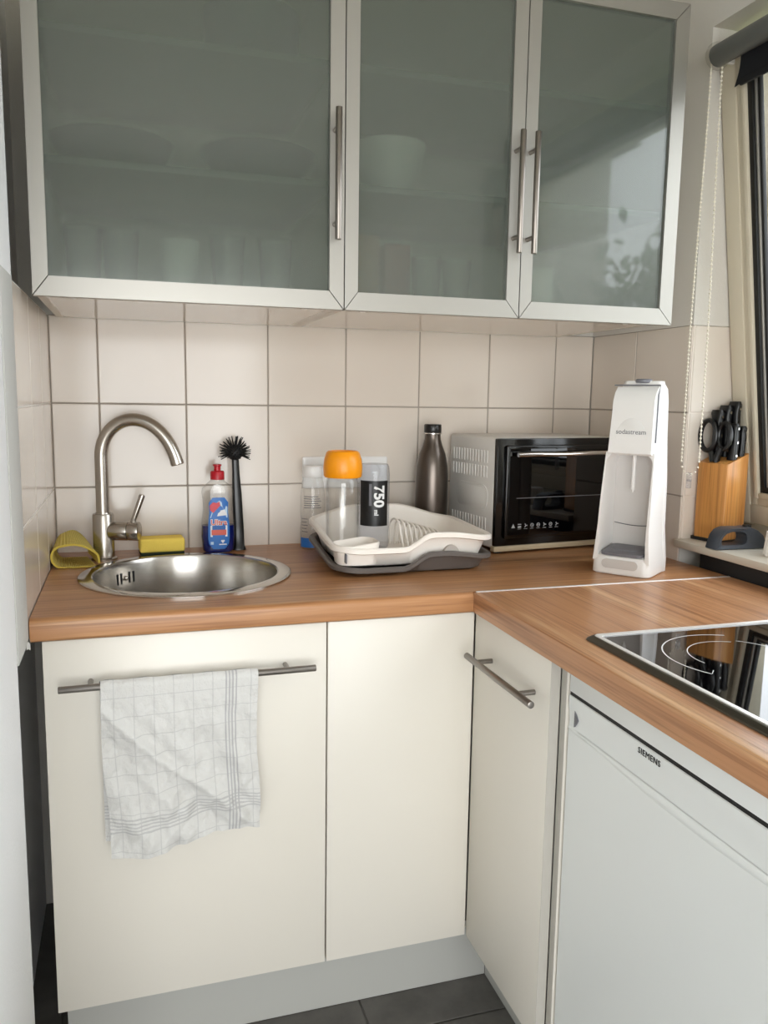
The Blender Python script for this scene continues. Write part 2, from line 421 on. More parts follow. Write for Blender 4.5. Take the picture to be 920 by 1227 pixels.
# ------------------------------------------------------------------ tree outside, seen in reflections
random.seed(11)
tr = thing('garden_tree', 'leafy garden tree outside the window, seen as reflection in the cabinet glass', 'tree', (5.9, -6.3, -3.4))
mt_, lf = MB(), MB()
def branch(p, d, l, r, lev):
    q = p+d*l; mid = p+d*l*.5+Vector((random.uniform(-1, 1), random.uniform(-1, 1), random.uniform(-1, 1)))*l*.07
    mt_.tube([p, mid, q], [r, r*.85, r*.65], 6)
    if lev >= 3:
        for _ in range(7):
            c = p+d*l*random.uniform(.3, 1.1)+Vector([random.uniform(-.25, .25) for _ in range(3)])
            a = Vector([random.uniform(-1, 1) for _ in range(3)]).normalized(); b = a.orthogonal().normalized()
            s_ = random.uniform(.05, .10)
            lf._tag([lf.bm.faces.new([lf.bm.verts.new(c+a*s_), lf.bm.verts.new(c+b*s_*.5), lf.bm.verts.new(c-a*s_), lf.bm.verts.new(c-b*s_*.5)])])
    if lev < 4:
        for _ in range(4 if lev == 0 else 3):
            nd = (d+Vector((random.uniform(-.9, .9), random.uniform(-.9, .9), random.uniform(-.2, .6)))).normalized()
            branch(p+(q-p)*random.uniform(.6, 1), nd, l*random.uniform(.55, .75), r*.6, lev+1)
branch(Vector((0, 0, 0)), Vector((0, 0, 1)), 3.0, .16, 0)
mt_.build('trunk', 'bark', tr); lf.build('foliage', 'leaf', tr, norm=False)

struct(MB().box(-4, 26, -22, 8, -3.6, -3.42).build('ground', plaster('grass_ground', '#77805f', .2)))
hs2 = thing('neighbour_house', 'pale rendered house outside the window, seen only as a reflection', 'house', (4.9, -9.6, -3.4))
m = MB(); m.box(-1.9, 1.9, -3, 0, 0, 8.2); m.build('house_wall', plaster('pale_render', '#b9b5a9', .2), hs2)
for x_ in (-1.1, .55):
    for z_ in (1.2, 4.6): MB().box(x_, x_+.8, -.02, .03, z_, z_+1.3, .02).build('house_window', 'hob_glass', hs2)
m = MB(); m.rings([[(-2.2, -3.3, 8.2), (2.2, -3.3, 8.2), (2.2, .3, 8.2), (-2.2, .3, 8.2)], [(-2.0, -1.6, 9.6), (2.0, -1.6, 9.6), (2.0, -1.4, 9.6), (-2.0, -1.4, 9.6)]]); m.build('roof', pm('roof_tiles', '#5b4a42', .8), hs2)

# ------------------------------------------------------------------ wall cabinets
ZU, ZUT, DU = 1.4421, 2.092, .5044
def bar_handle(a, b, post_ts, post_to, parent, mat, r=.006):
    m = MB(); a, b = Vector(a), Vector(b); m.cyl(a, b, r, 20, .0012)
    h = m.build('handle', mat, parent)
    for t in post_ts:
        p = a+(b-a)*t; q = p+Vector(post_to); MB().cyl(p, q, r*.75, 16).build('post', mat, h)
    return h
def glass_door(parent, x0, x1, hx, sw0=.026, sw1=.028):
    y0, y1 = -DU, -DU+.02; z0, z1 = ZU, ZUT; rw = .034
    m = MB()
    # mitred frame: four trapezoid prisms with a chamfered inner edge
    O = [(x0, z0), (x1, z0), (x1, z1), (x0, z1)]; I = [(x0+sw0, z0+rw), (x1-sw1, z0+rw), (x1-sw1, z1-rw), (x0+sw0, z1-rw)]
    for k in range(4):
        j = (k+1) % 4; e = .0004
        q = [O[k], O[j], I[j], I[k]]
        cx = sum(p[0] for p in q)/4; cz = sum(p[1] for p in q)/4
        q = [(cx+(u-cx)*(1-e), cz+(v-cz)*(1-e)) for u, v in q]
        m.rings([[(u, y1, v) for u, v in q], [(u, y0+.002, v) for u, v in q], [(cx+(u-cx)*.996, y0, cz+(v-cz)*.996) for u, v in q]])
    f = m.build('door', 'alu', parent)
    MB().box(x0+sw0-.004, x1-sw1+.004, y0+.006, y0+.010, z0+rw-.004, z1-rw+.004).build('glass_pane', 'frost', f)
    bar_handle((hx, -DU-.031, 1.565), (hx, -DU-.031, 1.797), (.14, .86), (0, .031, 0), f, 'handle')
def cabinet(name, label, x0, x1, doors, loc):
    t = thing(name, label, 'cabinet', loc); X, Y, Z = loc
    zb, zt, yb, yf = 1.4485, 2.09, -.003, -.482
    m = MB(); th = .016
    m.mat('white_lam'); m.box(x0, x0+th, yf, yb, zb, zt); m.box(x1-th, x1, yf, yb, zb, zt); m.box(x0+th, x1-th, yf, yb, zt-th, zt)
    m.mat('cabin'); m.box(x0+th, x1-th, yb-.006, yb, zb, zt-th)
    m.mat('under_lam'); m.box(x0+th, x1-th, yf, yb-.006, zb, zb+th)
    body = m.build('body', None, t)
    for z in (1.675, 1.89): MB().box(x0+th+.001, x1-th-.001, yf+.004, yb-.008, z-.006, z+.006, .001).build('shelf', 'shelf_glass', t)
    for xx in ((x0+.06, x1-.06)):
        MB().cyl((xx, yf+.06, zb-.0006), (xx, yf+.06, zb+.004), .006, 16).build('screw_cap', 'white_pl', t)
    for d in doors: glass_door(t, *d)
    for ch in t.children:
        ch.location = (-X, -Y, -Z)
    return t
cabinet('wall_cabinet', 'wall cabinet with one wide frosted glass door over the sink', .0195, .5695, [(.0190, .5685, .5495)], (.29, 0, 1.4485))
cabinet('wall_cabinet', 'wall cabinet with two narrow frosted glass doors, their handles side by side', .5700, 1.3035, [(.5705, .9365, .9185), (.9385, 1.3042, .9505, .026, .032)], (.937, 0, 1.4485))

# crockery behind the glass
def bowl(x, y, z, r, h, label, mat='ceramic', grp=None, nm='bowl'):
    m = MB(); m.lathe([(r*.45, 0), (r*.5, .004), (r*.86, h*.55), (r, h), (r*.97, h), (r*.82, h*.55), (r*.45, .01)], x, y, z, 28); return tag(m.build(nm, mat), label, 'bowl', grp)
def tumbler(x, y, z, r, h, label, mat='drinking_glass', grp=None, nm='drinking_glass'):
    m = MB(); m.lathe([(r*.8, 0), (r, h), (r-.002, h), (r*.8-.002, .006)], x, y, z, 20); return tag(m.build(nm, mat), label, 'glass', grp)
pt = thing('cooking_pot', 'dark round pot behind the wide frosted door on its top shelf', 'pot', (.415, -.375, 1.896))
MB().lathe([(.075, 0), (.09, .01), (.092, .09), (.095, .095), (.088, .095), (.084, .012)], 0, 0, 0, 28).build('pot_body', 'ceramic', pt)
MB().lathe([(.094, .096), (.07, .112), (.02, .118), (.012, .132), (.004, .134)], 0, 0, 0, 28).build('lid', 'ceramic', pt)
bowl(.155, -.355, 1.681, .115, .062, 'wide dark bowl on the lower shelf at left behind the wide frosted door')
bowl(.43, -.355, 1.681, .115, .067, 'wide dark bowl on the lower shelf at right behind the wide frosted door')
for i, (x, y) in enumerate(((.10, -.43), (.165, -.42), (.27, -.435), (.36, -.42), (.45, -.43))):
    tumbler(x, y, 1.4645, .034, .11, 'clear tumbler on the cabinet floor behind the wide frosted door', 'ceramic_w' if i == 2 else 'drinking_glass', 'tumblers over the sink') if i != 2 else \
        tag(tumbler(x, y, 1.4645, .036, .095, '', 'ceramic_w', None, 'mug'), 'white mug between the tumblers behind the wide frosted door', 'mug')
tag(MB().box(.605, .665, -.42, -.36, 1.4645, 1.60, .004).build('food_packet', 'jar_tan'), 'tan packet at the lower left behind the middle frosted door', 'packet')
tag(MB().box(.672, .728, -.43, -.37, 1.4645, 1.585, .004).build('food_packet', 'jar_red'), 'rust brown packet right of the tan one behind the middle frosted door', 'packet')
for x, y in ((.765, -.42), (.84, -.40)):
    tumbler(x, y, 1.4645, .032, .10, 'clear tumbler on the cabinet floor behind the middle frosted door', grp='tumblers behind the middle door')
bowl(.70, -.36, 1.681, .075, .11, 'pale bowl on the lower shelf behind the middle frosted door', 'ceramic_w')
tag(MB().box(1.0, 1.06, -.42, -.36, 1.4645, 1.56, .004).build('food_packet', 'ceramic_w'), 'pale carton on the cabinet floor behind the right frosted door', 'packet')

# ------------------------------------------------------------------ base cabinets
DD, ZB, ZD = .6016, .1583, .857
def local(t):
    for ch in t.children: ch.location = -Vector(t.location)
    return t
t = thing('base_cabinet', 'cream base cabinet below the sink with a long bar handle', 'cabinet', (.27, 0, ZB))
m = MB(); m.box(.0215, .0375, -.58, -.03, ZB, .80); m.box(.503, .5165, -.58, -.03, ZB, .74); m.box(.0375, .503, -.58, -.03, ZB, ZB+.016); m.box(.0375, .503, -.05, -.03, ZB+.016, .70)
m.build('body', 'white_lam', t)
d = MB().box(.0190, .5155, -DD, -DD+.018, ZB, ZD, .0012, 2).build('door', 'white_lam', t)
bar_handle((.0445, -.6365, .781), (.4875, -.6365, .7822), (.115, .885), (0, .036, 0), d, 'handle_dark', .0062)
local(t)
t = thing('base_cabinet', 'plain cream corner panel cabinet without a handle, right of the sink cabinet', 'cabinet', (.67, 0, ZB))
m = MB(); m.box(.519, .533, -.58, -.03, ZB, ZD-.003); m.box(.533, 1.38, -.05, -.03, ZB, ZD-.003); m.box(.533, 1.38, -.58, -.05, ZB, ZB+.016)
m.build('body', 'white_lam', t)
MB().box(.5185, .8175, -DD, -DD+.018, ZB, ZD, .0012, 2).build('front_panel', 'white_lam', t)
local(t)
t = thing('base_cabinet', 'cream base cabinet with a narrow door beside the white fridge', 'cabinet', (1.1, -.76, ZB))
m = MB(); m.mat('white_lam'); m.box(.8395, 1.40, -.928, -.912, ZB, ZD-.003); m.box(.842, 1.38, -.625, -.612, ZB, ZD-.003)
m.box(.842, 1.38, -.912, -.625, ZB, ZB+.016); m.mat('edge_grey'); m.box(.8385, .8396, -.928, -.912, ZB, ZD-.003)
m.build('body', None, t)
m = MB(); m.mat('white_lam'); m.box(.8190, .837, -.9105, -DD-.0025, ZB, ZD, .0008, 2)
m.mat('edge_grey'); m.box(.8193, .8367, -.9112, -.9104, ZB+.001, ZD-.001)
d = m.build('door', None, t)
bar_handle((.785, -.642, .783), (.785, -.911, .7835), (.16, .80), (.034, 0, 0), d, 'handle_dark', .0062)
local(t)
t = tag(MB().box(.0285, .8985, -.534, -.518, .001, ZB-.0015, .0008, 1).build('plinth', 'plinth'), 'pale grey plinth under the sink cabinet on the dark floor', 'plinth')
t = tag(MB().box(.8985, .9145, -.928, -.5345, .001, ZB-.0015, .0008, 1).build('plinth', 'plinth'), 'pale grey plinth under the narrow door cabinet beside the fridge', 'plinth')

# ------------------------------------------------------------------ worktops
SX, SY, SR = .281, -.3045, .219
def nosing(m, a, b, fn, zt, zb, r=.010, d=.016):
    prof = [(0, zt), (d-r, zt)]+[(d-r+r*math.sin(i*PI/12), zt-r+r*math.cos(i*PI/12)) for i in range(1, 7)]
    prof += [(d-r*.6+r*.6*math.cos(i*PI/12), zb+r*.6-r*.6*math.sin(i*PI/12)) for i in range(0, 7)]+[(0, zb)]
    m.rings([[fn(a, u, v) for u, v in prof], [fn(b, u, v) for u, v in prof]])
m = MB(); zt, zb = ZC, .8585
X0, X1, Y0, Y1 = .0015, .8113, -.5940, -.001
angs = sorted([2*PI*i/96 for i in range(96)]+[math.atan2(y-SY, x-SX) % (2*PI) for x in (X0, X1) for y in (Y0, Y1)])
def edge(a):
    c, s = math.cos(a), math.sin(a); ts = []
    if c > 1e-9: ts.append((X1-SX)/c)
    if c < -1e-9: ts.append((X0-SX)/c)
    if s > 1e-9: ts.append((Y1-SY)/s)
    if s < -1e-9: ts.append((Y0-SY)/s)
    k = min(ts); return SX+c*k, SY+s*k
rO = [edge(a) for a in angs]; rI = [(SX+(SR-.012)*math.cos(a), SY+(SR-.012)*math.sin(a)) for a in angs]
m.rings([[(x, y, zb) for x, y in rI], [(x, y, zt) for x, y in rI], [(x, y, zt) for x, y in rO], [(x, y, zb) for x, y in rO], [(x, y, zb) for x, y in rI]], False, False)
m.box(X1, W-.001, -.6025, -.001, zb, zt)
nosing(m, .0015, .8108, lambda s, u, v: (s, -.594-u, v), zt, zb)
bmesh.ops.remove_doubles(m.bm, verts=m.bm.verts, dist=1e-5)
wt = tag(m.build('worktop', 'wood_x', smooth=40), 'brown wood-look worktop along the back wall around the round sink', 'worktop')
m = MB(); m.box(.8265, W-.001, -1.76, -.6085, zb, zt)
nosing(m, -.6085, -1.76, lambda s, u, v: (.8273-u, s, v), zt, zb, .0022)
wt2 = tag(m.build('worktop', 'wood_y', smooth=40), 'brown wood-look worktop under the window carrying the hob', 'worktop')
MB().box(
    .8175, W-.002, -.6095, -.6030, zt-.004, zt+.0012, .0004, 1).build('joint_strip', 'hob_trim', wt2)

# ------------------------------------------------------------------ sink
t = thing('sink', 'round stainless steel sink set into the worktop', 'sink', (SX, SY, ZC))
n = 96
MB().lathe([(.2195, .0003), (.2195, .0030), (.217, .0042), (.197, .0050), (.193, .0048)], n=n, cap0=False, cap1=False).build('rim', 'rim', t)
MB().lathe([(.1935, .0048), (.190, .0025), (.1875, -.006), (.184, -.09), (.178, -.128), (.160, -.146), (.12, -.152), (.045, -.156), (.043, -.156)], n=n, cap0=False, cap1=False).build('basin', 'basin', t)
MB().lathe([(.045, -.1565), (.042, -.1545), (.036, -.158), (.006, -.159)], n=32, cap0=False).build('drain', 'rim', t)
ov = MB()
for k in (-2, -1, 1, 2):
    a = math.radians(133+k*3.6); rr = .1858
    ov.box(-.0022, .0022, -.001, .001, -.045, -.020, .0009, 2, mtx=Matrix.Translation((rr*math.cos(a), rr*math.sin(a), 0)) @ Matrix.Rotation(a+PI/2, 4, 'Z'))
o = ov.build('overflow_slots', 'dark', t); o['label'] = 'black overflow slots'
a = math.radians(133); MB().sphere((.1845*math.cos(a), .1845*math.sin(a), -.033), .0055, sc=(1, 1, 1)).build('overflow_screw', 'chrome', t)

# ------------------------------------------------------------------ faucet
t = thing('faucet', 'brushed steel tap with high curved spout behind the round sink', 'tap', (.109, -.104, ZC))
MB().lathe([(.029, 0), (.029, .004), (.0245, .006), (.0235, .0065), (.0235, .103), (.0222, .106), (.017, .1062), (.0165, .109)], n=40).build('pillar', 'steel', t)
pts = [(0, 0, .104), (0, 0, .15), (0, 0, .19), (0, 0, .215)]
pts.append((0, 0, .228))
sp_q = []
for i in range(17):
    a = PI/2*i/16; sp_q.append((.071-.071*math.cos(a), .236+.084*math.sin(a)))
for i in range(1, 22):
    a = math.radians(71)*i/21; sp_q.append((.071+.098*math.sin(a), .320-.140*(1-math.cos(a))))
for q, z in sp_q: pts.append((q, -.045*q/.186, z))
e1 = (Vector(pts[-1])-Vector(pts[-2])).normalized()
MB().tube(pts, .0146, 24).build('spout', 'steel', t)
m = MB(); e = Vector(pts[-1]); m.tube([e-e1*.003, e+e1*.005, e+e1*.007], [.0151, .0151, .0135], 24); m.build('aerator', 'steel', t)
m = MB(); d = Vector((.96, -.28, 0)).normalized(); b = Vector((0, 0, .066))
m.cyl(b+d*.015, b+d*.056, .0215, 32, .001); m.build('mixer_body', 'steel', t)
m = MB(); m.cyl(b+d*.0575, b+d*.082, .0215, 32, .0015); m.cyl(b+d*.054, b+d*.06, .0185, 32); lv = m.build('lever_cap', 'steel', t)
m = MB(); p = b+d*.066+Vector((0, 0, .018)); q = p+Vector((.0235, -.006, .066)); m.tube([p, p+(q-p)*.95, q], [.0058, .0070, .0062], 16); m.build('lever', 'steel', lv)

# ------------------------------------------------------------------ cloth, sponge, bottle, brush
prof = []
w, h = .094, .058
for i in range(9): prof.append((.092-.068*i/8, .003))
for i in range(1, 9):
    a = -PI/2-PI*i/9; prof.append((.024+.022*math.cos(a), .025+.022*math.sin(a)*1.0))
for i in range(1, 10): u = i/9; prof.append((.026+.066*u, .0475+.005*math.sin(u*PI*.9)-.021*u*u))
prof += [(.0945, .020), (.0950, .009)]
m = MB(); L_ = .115
npf = len(prof)
def cloth_pt(u, v, off):
    k = u*(npf-1); i = min(int(k), npf-2); f = k-i
    p0, p1 = prof[i], prof[i+1]; x = p0[0]+(p1[0]-p0[0])*f; z = p0[1]+(p1[1]-p0[1])*f
    tx, tz = p1[0]-p0[0], p1[1]-p0[1]; l = math.hypot(tx, tz) or 1; x += -tz/l*off; z += tx/l*off
    z *= 1+.26*v*smoothstep(.35, .8, u); return (x*(1-.27*v), v*L_, max(z, .0006))
m.grid(lambda u, v: cloth_pt(u, v, 0), 44, 10); m.grid(lambda u, v: cloth_pt(u, v, .0045), 44, 10)
nv = 45
# close the rim between both skins
V = list(m.bm.verts); A = V[:45*11]; B = V[45*11:]
for j in range(10):
    for k in (0, 44): m._tag([m.bm.faces.new((A[j*45+k], A[(j+1)*45+k], B[(j+1)*45+k], B[j*45+k]))])
for i in range(44):
    for j in (0, 10): m._tag([m.bm.faces.new((A[j*45+i], A[j*45+i+1], B[j*45+i+1], B[j*45+i]))])
o = m.build('sponge_cloth', 'cloth', smooth=60); o.location = (.0035, -.195, ZC+.0005); tag(o, 'yellow ribbed sponge cloth folded over in the left corner of the worktop', 'cloth')

t = thing('sponge', 'yellow sponge with dark scouring pad lying behind the sink', 'sponge', (.238, -.062, ZC), .06)
MB().box(-.052, .052, -.026, .030, .0068, .040, .006, 3).build('foam', 'sponge', t)
MB().box(-.0505, .0505, -.0245, .029, .0005, .0075, .002, 2).build('scouring_pad', 'scour', t)

t = thing('detergent_bottle', 'washing up liquid bottle with red cap and blue label behind the sink', 'bottle', (.371, -.066, ZC))
def sb(k):   # half width at height
    pts_ = [(0, .032), (.006, .037), (.04, .0405), (.08, .0385), (.105, .0345), (.125, .0355), (.145, .038), (.155, .0365), (.166, .026), (.174, .016), (.180, .0155)]
    for (a, b), (c, d) in zip(pts_, pts_[1:]):
        if a <= k <= c: return b+(d-b)*(k-a)/(c-a)
    return pts_[-1][1]
def sect(z, inset=0., n=40):
    hw = sb(z)-inset; hd = min(hw, .022+.0*z)-inset*.3; out = []
    for i in range(n):
        a = 2*PI*i/n; c, s = math.cos(a), math.sin(a)
        out.append((hw*math.copysign(abs(c)**.7, c), hd*math.copysign(abs(s)**.7, s), z))
    return out
zz = [0, .003, .006, .02, .04, .06, .08, .095, .105, .115, .125, .135, .145, .150, .155, .160, .166, .170, .174, .180]
MB().rings([sect(z) for z in zz]).build('bottle_shell', 'clear', t)
MB().rings([sect(z, .0012) for z in [.002, .006, .02, .04, .055, .066]]).build('liquid', 'liquid', t)
m = MB(); m.lathe([(.0150, .176), (.0168, .177), (.0168, .194), (.0150, .197), (.0082, .198), (.0078, .208), (.0105, .2095), (.0105, .2125), (.006, .2135)], n=28); m.build('cap', 'red', t)
def lab(m, x0, x1, z0, z1, yo, n=10):
    # patch following the front face of the bottle
    def fn(u, v):
        z = z0+(z1-z0)*v; ww = .0255-.0035*math.exp(-((z-.103)/.022)**2); ww *= min(1, .55+.45*math.sin(min(1, (z-z0)/.02)*PI/2), .55+.45*math.sin(min(1, (z1-z)/.016)*PI/2)); x = ww*(2*u-1); hw = sb(z); k = min(.999, abs(x)/hw)
        y = -min(hw, .022)*(1-k**(1/.35))**.35 if k < .999 else 0
        return (x, y-yo, z)
    m.grid(fn, n, n, uv=False)
m = MB(); lab(m, -.026, .026, .010, .135, .0006); lb = m.build('label', 'label_blue', t)
m = MB()
def tri(m, pts2, yo):
    vs = []
    for x, z in pts2:
        hw = sb(z); k = min(.999, abs(x)/hw); vs.append(m.bm.verts.new((x, -min(hw, .022)*(1-k**(1/.35))**.35-yo, z)))
    m._tag([m.bm.faces.new(vs)])
m.mat('label_light'); tri(m, [(-.0205, .086), (.0205, .086), (.0205, .112), (.002, .128), (-.010, .118)], .0010)
m.mat('label_white'); tri(m, [(-.004, .090), (.020, .092), (.014, .106), (.0, .103)], .0013)
m.mat('label_red'); tri(m, [(-.020, .104), (-.013, .098), (.004, .116), (.002, .125), (-.006, .122), (-.013, .124), (-.021, .116)], .0014)
m.mat('label_white'); tri(m, [(-.020, .040), (.020, .040), (.020, .0675), (-.020, .0675)], .0012)
m.mat('label_coral'); tri(m, [(-.0175, .044), (.0175, .044), (.0175, .057), (-.0175, .057)], .0015)
m.mat('label_white'); tri(m, [(.004, .030), (.009, .024), (.014, .030), (.011, .033), (.009, .031), (.007, .033)], .0013); tri(m, [(0, .020), (.018, .020), (.018, .0225), (0, .0225)], .0013)
m.mat('label_light'); tri(m, [(-.020, .021), (-.013, .021), (-.013, .028), (-.020, .028)], .0013)
m.mat('label_blue'); tri(m, [(-.006, .100), (.000, .098), (.004, .102), (-.001, .109)], .0016)
m.build('label_print', None, lb, norm=False)
txt('label_lettering', 'Ultra', .0185, 'label_white', lb, face_my(0, -.0236, .0745), .0014, .0001)
txt('label_lettering', 'Ultra', .0185, 'label_coral', lb, face_my(0, -.0240, .0745), .0003, .0002)
txt('label_lettering', 'SPÜLMITTEL', .0058, 'label_blue', lb, face_my(0, -.0238, .0650), .0002)
txt('label_lettering', 'KONZENTRAT', .0048, 'label_blue', lb, face_my(0, -.0238, .0600), .0002)

t = thing('dish_brush', 'black dish brush standing upright, bristle head up, right of the detergent bottle', 'brush', (.4235, -.048, ZC))
m = MB(); m.rings([[(hx*math.copysign(abs(math.cos(a))**.6, math.cos(a))+ox, hy*math.copysign(abs(math.sin(a))**.6, math.sin(a)), z) for a in [2*PI*i/20 for i in range(20)]] for hx, hy, z, ox in
    ((.0165, .016, 0, 0), (.0165, .016, .004, 0), (.0135, .012, .010, 0), (.0125, .011, .06, -.001), (.0115, .010, .14, -.004), (.009, .008, .19, -.006), (.0085, .008, .222, -.007))])
m.build('brush_handle', 'black_pl', t)
hd = MB().sphere((-.0075, 0, .240), .0195, 20, 14).build('brush_head', 'black_rub', t)
m = MB(); random.seed(5)
c0 = Vector((-.0075, 0, .240))
for i in range(84):
    k = (i+.5)/84; ph = i*2.399963; z_ = 1-1.45*k; r_ = math.sqrt(max(0, 1-z_*z_))
    d = Vector((r_*math.cos(ph), r_*math.sin(ph), z_)); L0 = .0385+random.uniform(-.004, .004)
    m.tube([c0+d*.017, c0+d*L0], [.0019, .0011], 5)
m.build('bristles', 'black_rub', hd)

# ------------------------------------------------------------------ socket plate
t = thing('wall_socket', 'white triple socket plate on the tiles behind the bottles', 'socket', (.705, 0, 1.083))
m = MB(); m.rings([[(u, y, v) for u, v in rrect(-.113+i_, .113-i_, -.0405+i_, .0405-i_, .006)] for y, i_ in ((0, 0), (-.007, .0), (-.009, .0025))]); m.build('cover_plate', 'white_pl', t)
for k in (-1, 0, 1):
    m = MB()
    m.rings([[(k*.0715+r_*math.cos(a), y, r_*math.sin(a)) for a in [2*PI*i/32 for i in range(32)]] for r_, y in ((.0265, -.0088), (.0265, -.0100), (.0215, -.0100), (.0205, -.004), (.0, -.004))], False, False)
    s_ = m.build('socket_insert', 'white_pl', t)
    m = MB(); m.cyl((k*.0715-.0095, -.0038, 0), (k*.0715-.0095, -.0048, 0), .0025, 10); m.cyl((k*.0715+.0095, -.0038, 0), (k*.0715+.0095, -.0048, 0), .0025, 10); m.build('contact_holes', 'dark', s_)

# ------------------------------------------------------------------ dish drainer
RX0, RX1, RY0, RY1 = .574, .947, -.432, -.118
def rim_z(x, y):
    F = .960+.030*smoothstep(.725, .792, x)-.012*smoothstep(.82, .95, x)+.004*smoothstep(.64, .58, x)
    B = .990+.024*smoothstep(.58, .70, x)-.030*smoothstep(.80, .94, x)
    k = smoothstep(RY1, RY0, y); return B+(F-B)*k
def per(inset, n=12, rad=.055):
    r = max(.012, rad-inset*.6); base = rrect(RX0+inset, RX1-inset, RY0+inset, RY1-inset, r, n)
    out = []
    # subdivide the straight runs
    k = len(base)
    for i in range(k):
        a, b = base[i], base[(i+1) % k]; out.append(a)
        if math.dist(a, b) > .03:
            for j in range(1, 24): out.append((a[0]+(b[0]-a[0])*j/24, a[1]+(b[1]-a[1])*j/24))
    return out
def shell(m, zb, dz, wall, lip):
    P0 = per(0)
    def ring(ins, zf): return [(x, y, zf(*o)) for (x, y), o in zip(per(ins), P0)]
    rz = lambda x, y: rim_z(x, y)+dz
    m.rings([ring(wall+.012, lambda x, y: zb), ring(wall+.004, lambda x, y: zb+.004), ring(.013, lambda x, y: rz(x, y)-lip), ring(.003, lambda x, y: rz(x, y)-lip),
             ring(0, lambda x, y: rz(x, y)-lip+.002), ring(0, lambda x, y: rz(x, y)-.003), ring(.003, rz), ring(.008, rz), ring(.013, lambda x, y: rz(x, y)-.003),
             ring(wall+.008, lambda x, y: zb+.008), ring(wall+.016, lambda x, y: zb+.005)])
t = thing('drip_tray', 'dark grey drip tray under the white dish drainer', 'tray', (.76, -.275, ZC))
m = MB(); shell(m, ZC+.0008, -.042, .020, .012); m.build('tray_body', 'tray', t); local(t)
t = thing('dish_drainer', 'white plastic dish drainer with wavy rim standing in the grey tray', 'dish rack', (.76, -.275, .915))
m = MB(); shell(m, .9155, 0, .026, .013); m.build('basket', 'white_rack', t)
# cutlery compartment, moulded from the front left corner
m = MB(); P_ = [(x, y) for x, y in rrect(.583, .680, -.424, -.335, .030, 8)]
m.rings([[(.6315+(x-.6315)*.88, -.3795+(y+.3795)*.86, .923) for x, y in P_], [(x, y, .963+.006*smoothstep(.62, .66, x)) for x, y in P_], [(.6315+(x-.6315)*.95, -.3795+(y+.3795)*.95, .965+.006*smoothstep(.62, .66, x)) for x, y in P_], [(.6315+(x-.6315)*.82, -.3795+(y+.3795)*.80, .927) for x, y in P_]])
m.build('cutlery_compartment', 'white_rack', t)
m = MB(); m.box(.5975, .6005, -.4285, -.4145, .930, .950, .001, 2, mtx=Matrix.Rotation(0, 4, 'Z')); o = m.build('drain_slot', 'mark_grey', t); o['label'] = 'narrow dark drain slot'
m = MB(); m.rings([[(.838+.019*math.cos(a), y, .936+.024*math.sin(a)) for a in [PI*i/16 for i in range(17)]] for y in (-.4215, -.4115)]); o = m.build('foot_arch_shade', 'recess_shade', t); o['label'] = 'arched cut-out in the front wall, its shade painted grey'  # solid piece; its grey paints the shade inside the arch
for i in range(9):
    x = .757+.0125*i; z0 = .93; hh = .068-.0038*i
    pts = [(x+.004, -.325, z0), (x, -.31, z0+hh*.6)]+[(x, -.27-.04*math.cos(PI*j/10), z0+hh*.6+hh*.4*math.sin(PI*j/10)) for j in range(1, 10)]+[(x, -.23, z0+hh*.6), (x+.004, -.215, z0)]
    MB().tube(pts, .0026, 8).build('plate_tine', 'white_rack', t)
local(t)

# bottles in and behind the drainer
t = thing('drinking_bottle', 'clear bottle with big orange screw cap standing upside in the dish drainer', 'bottle', (.632, -.262, .9235))
t['label'] = 'clear plastic bottle with a big orange cap standing in the dish drainer'
MB().lathe([(.030, 0), (.036, .004), (.0385, .02), (.0375, .06), (.038, .10), (.0385, .162), (.036, .170), (.034, .172), (.033, .170), (.036, .160), (.0355, .02), (.03, .008)], n=40).build('bottle_body', 'clear', t)
MB().lathe([(.041, .173), (.0435, .177), (.0445, .196), (.0425, .214), (.0375, .229), (.033, .2325), (.030, .2325), (.029, .229), (.004, .228)], n=40).build('cap', 'orange', t)
t = thing('drinking_bottle', 'smoky clear bottle with black 750 ml label standing in the dish drainer', 'bottle', (.719, -.222, .9235))
m = MB(); m.lathe([(.030, 0), (.0345, .004), (.0355, .015), (.0345, .035), (.036, .05), (.036, .176), (.0345, .192), (.0315, .199), (.012, .2005)], n=40); m.build('bottle_body', 'clear_grey', t)
def arcpatch(m, r, a0, a1, z0, z1, n=16):
    m.rings([[(r*math.cos(a0+(a1-a0)*i/n), r*math.sin(a0+(a1-a0)*i/n), z) for i in range(n+1)] for z in (z0, z1)], False, False, False)
m = MB(); arcpatch(m, .0364, math.radians(192), math.radians(312), .056, .162); lb = m.build('label', 'label_black', t)
ax = math.radians(255)
def on_cyl(o, r):
    for v in o.data.vertices:
        a = v.co.x/r; rr = r+v.co.z; b = ax+a; v.co = Vector((rr*math.cos(b), rr*math.sin(b), v.co.y))
RZ = Matrix.Rotation(-PI/2, 4, 'Z')
o = txt('label_lettering', '750', .034, 'mark', lb, Matrix.Translation((.010, .126, 0)) @ RZ, .0012); on_cyl(o, .0376)
o = txt('label_lettering', 'ml', .014, 'mark', lb, Matrix.Translation((.004, .088, 0)) @ RZ, .0004); on_cyl(o, .0376)
m = MB(); m.box(-.013, -.0065, .104, .155, -.0001, .0004)
o = m.build('label_print', 'mark_grey', lb); on_cyl(o, .0376)
t = thing('water_bottle', 'clear water bottle with white cap and fine print standing behind the dish drainer', 'bottle', (.604, -.072, ZC))
MB().lathe([(.026, 0), (.030, .004), (.031, .05), (.029, .07), (.031, .09), (.031, .13), (.027, .165), (.0235, .178), (.023, .181)], n=32).build('bottle_body', 'clear', t)
MB().lathe([(.0235, .1795), (.0245, .181), (.0245, .203), (.0225, .207), (.01, .2075)], n=32).build('cap', 'white_pl', t)
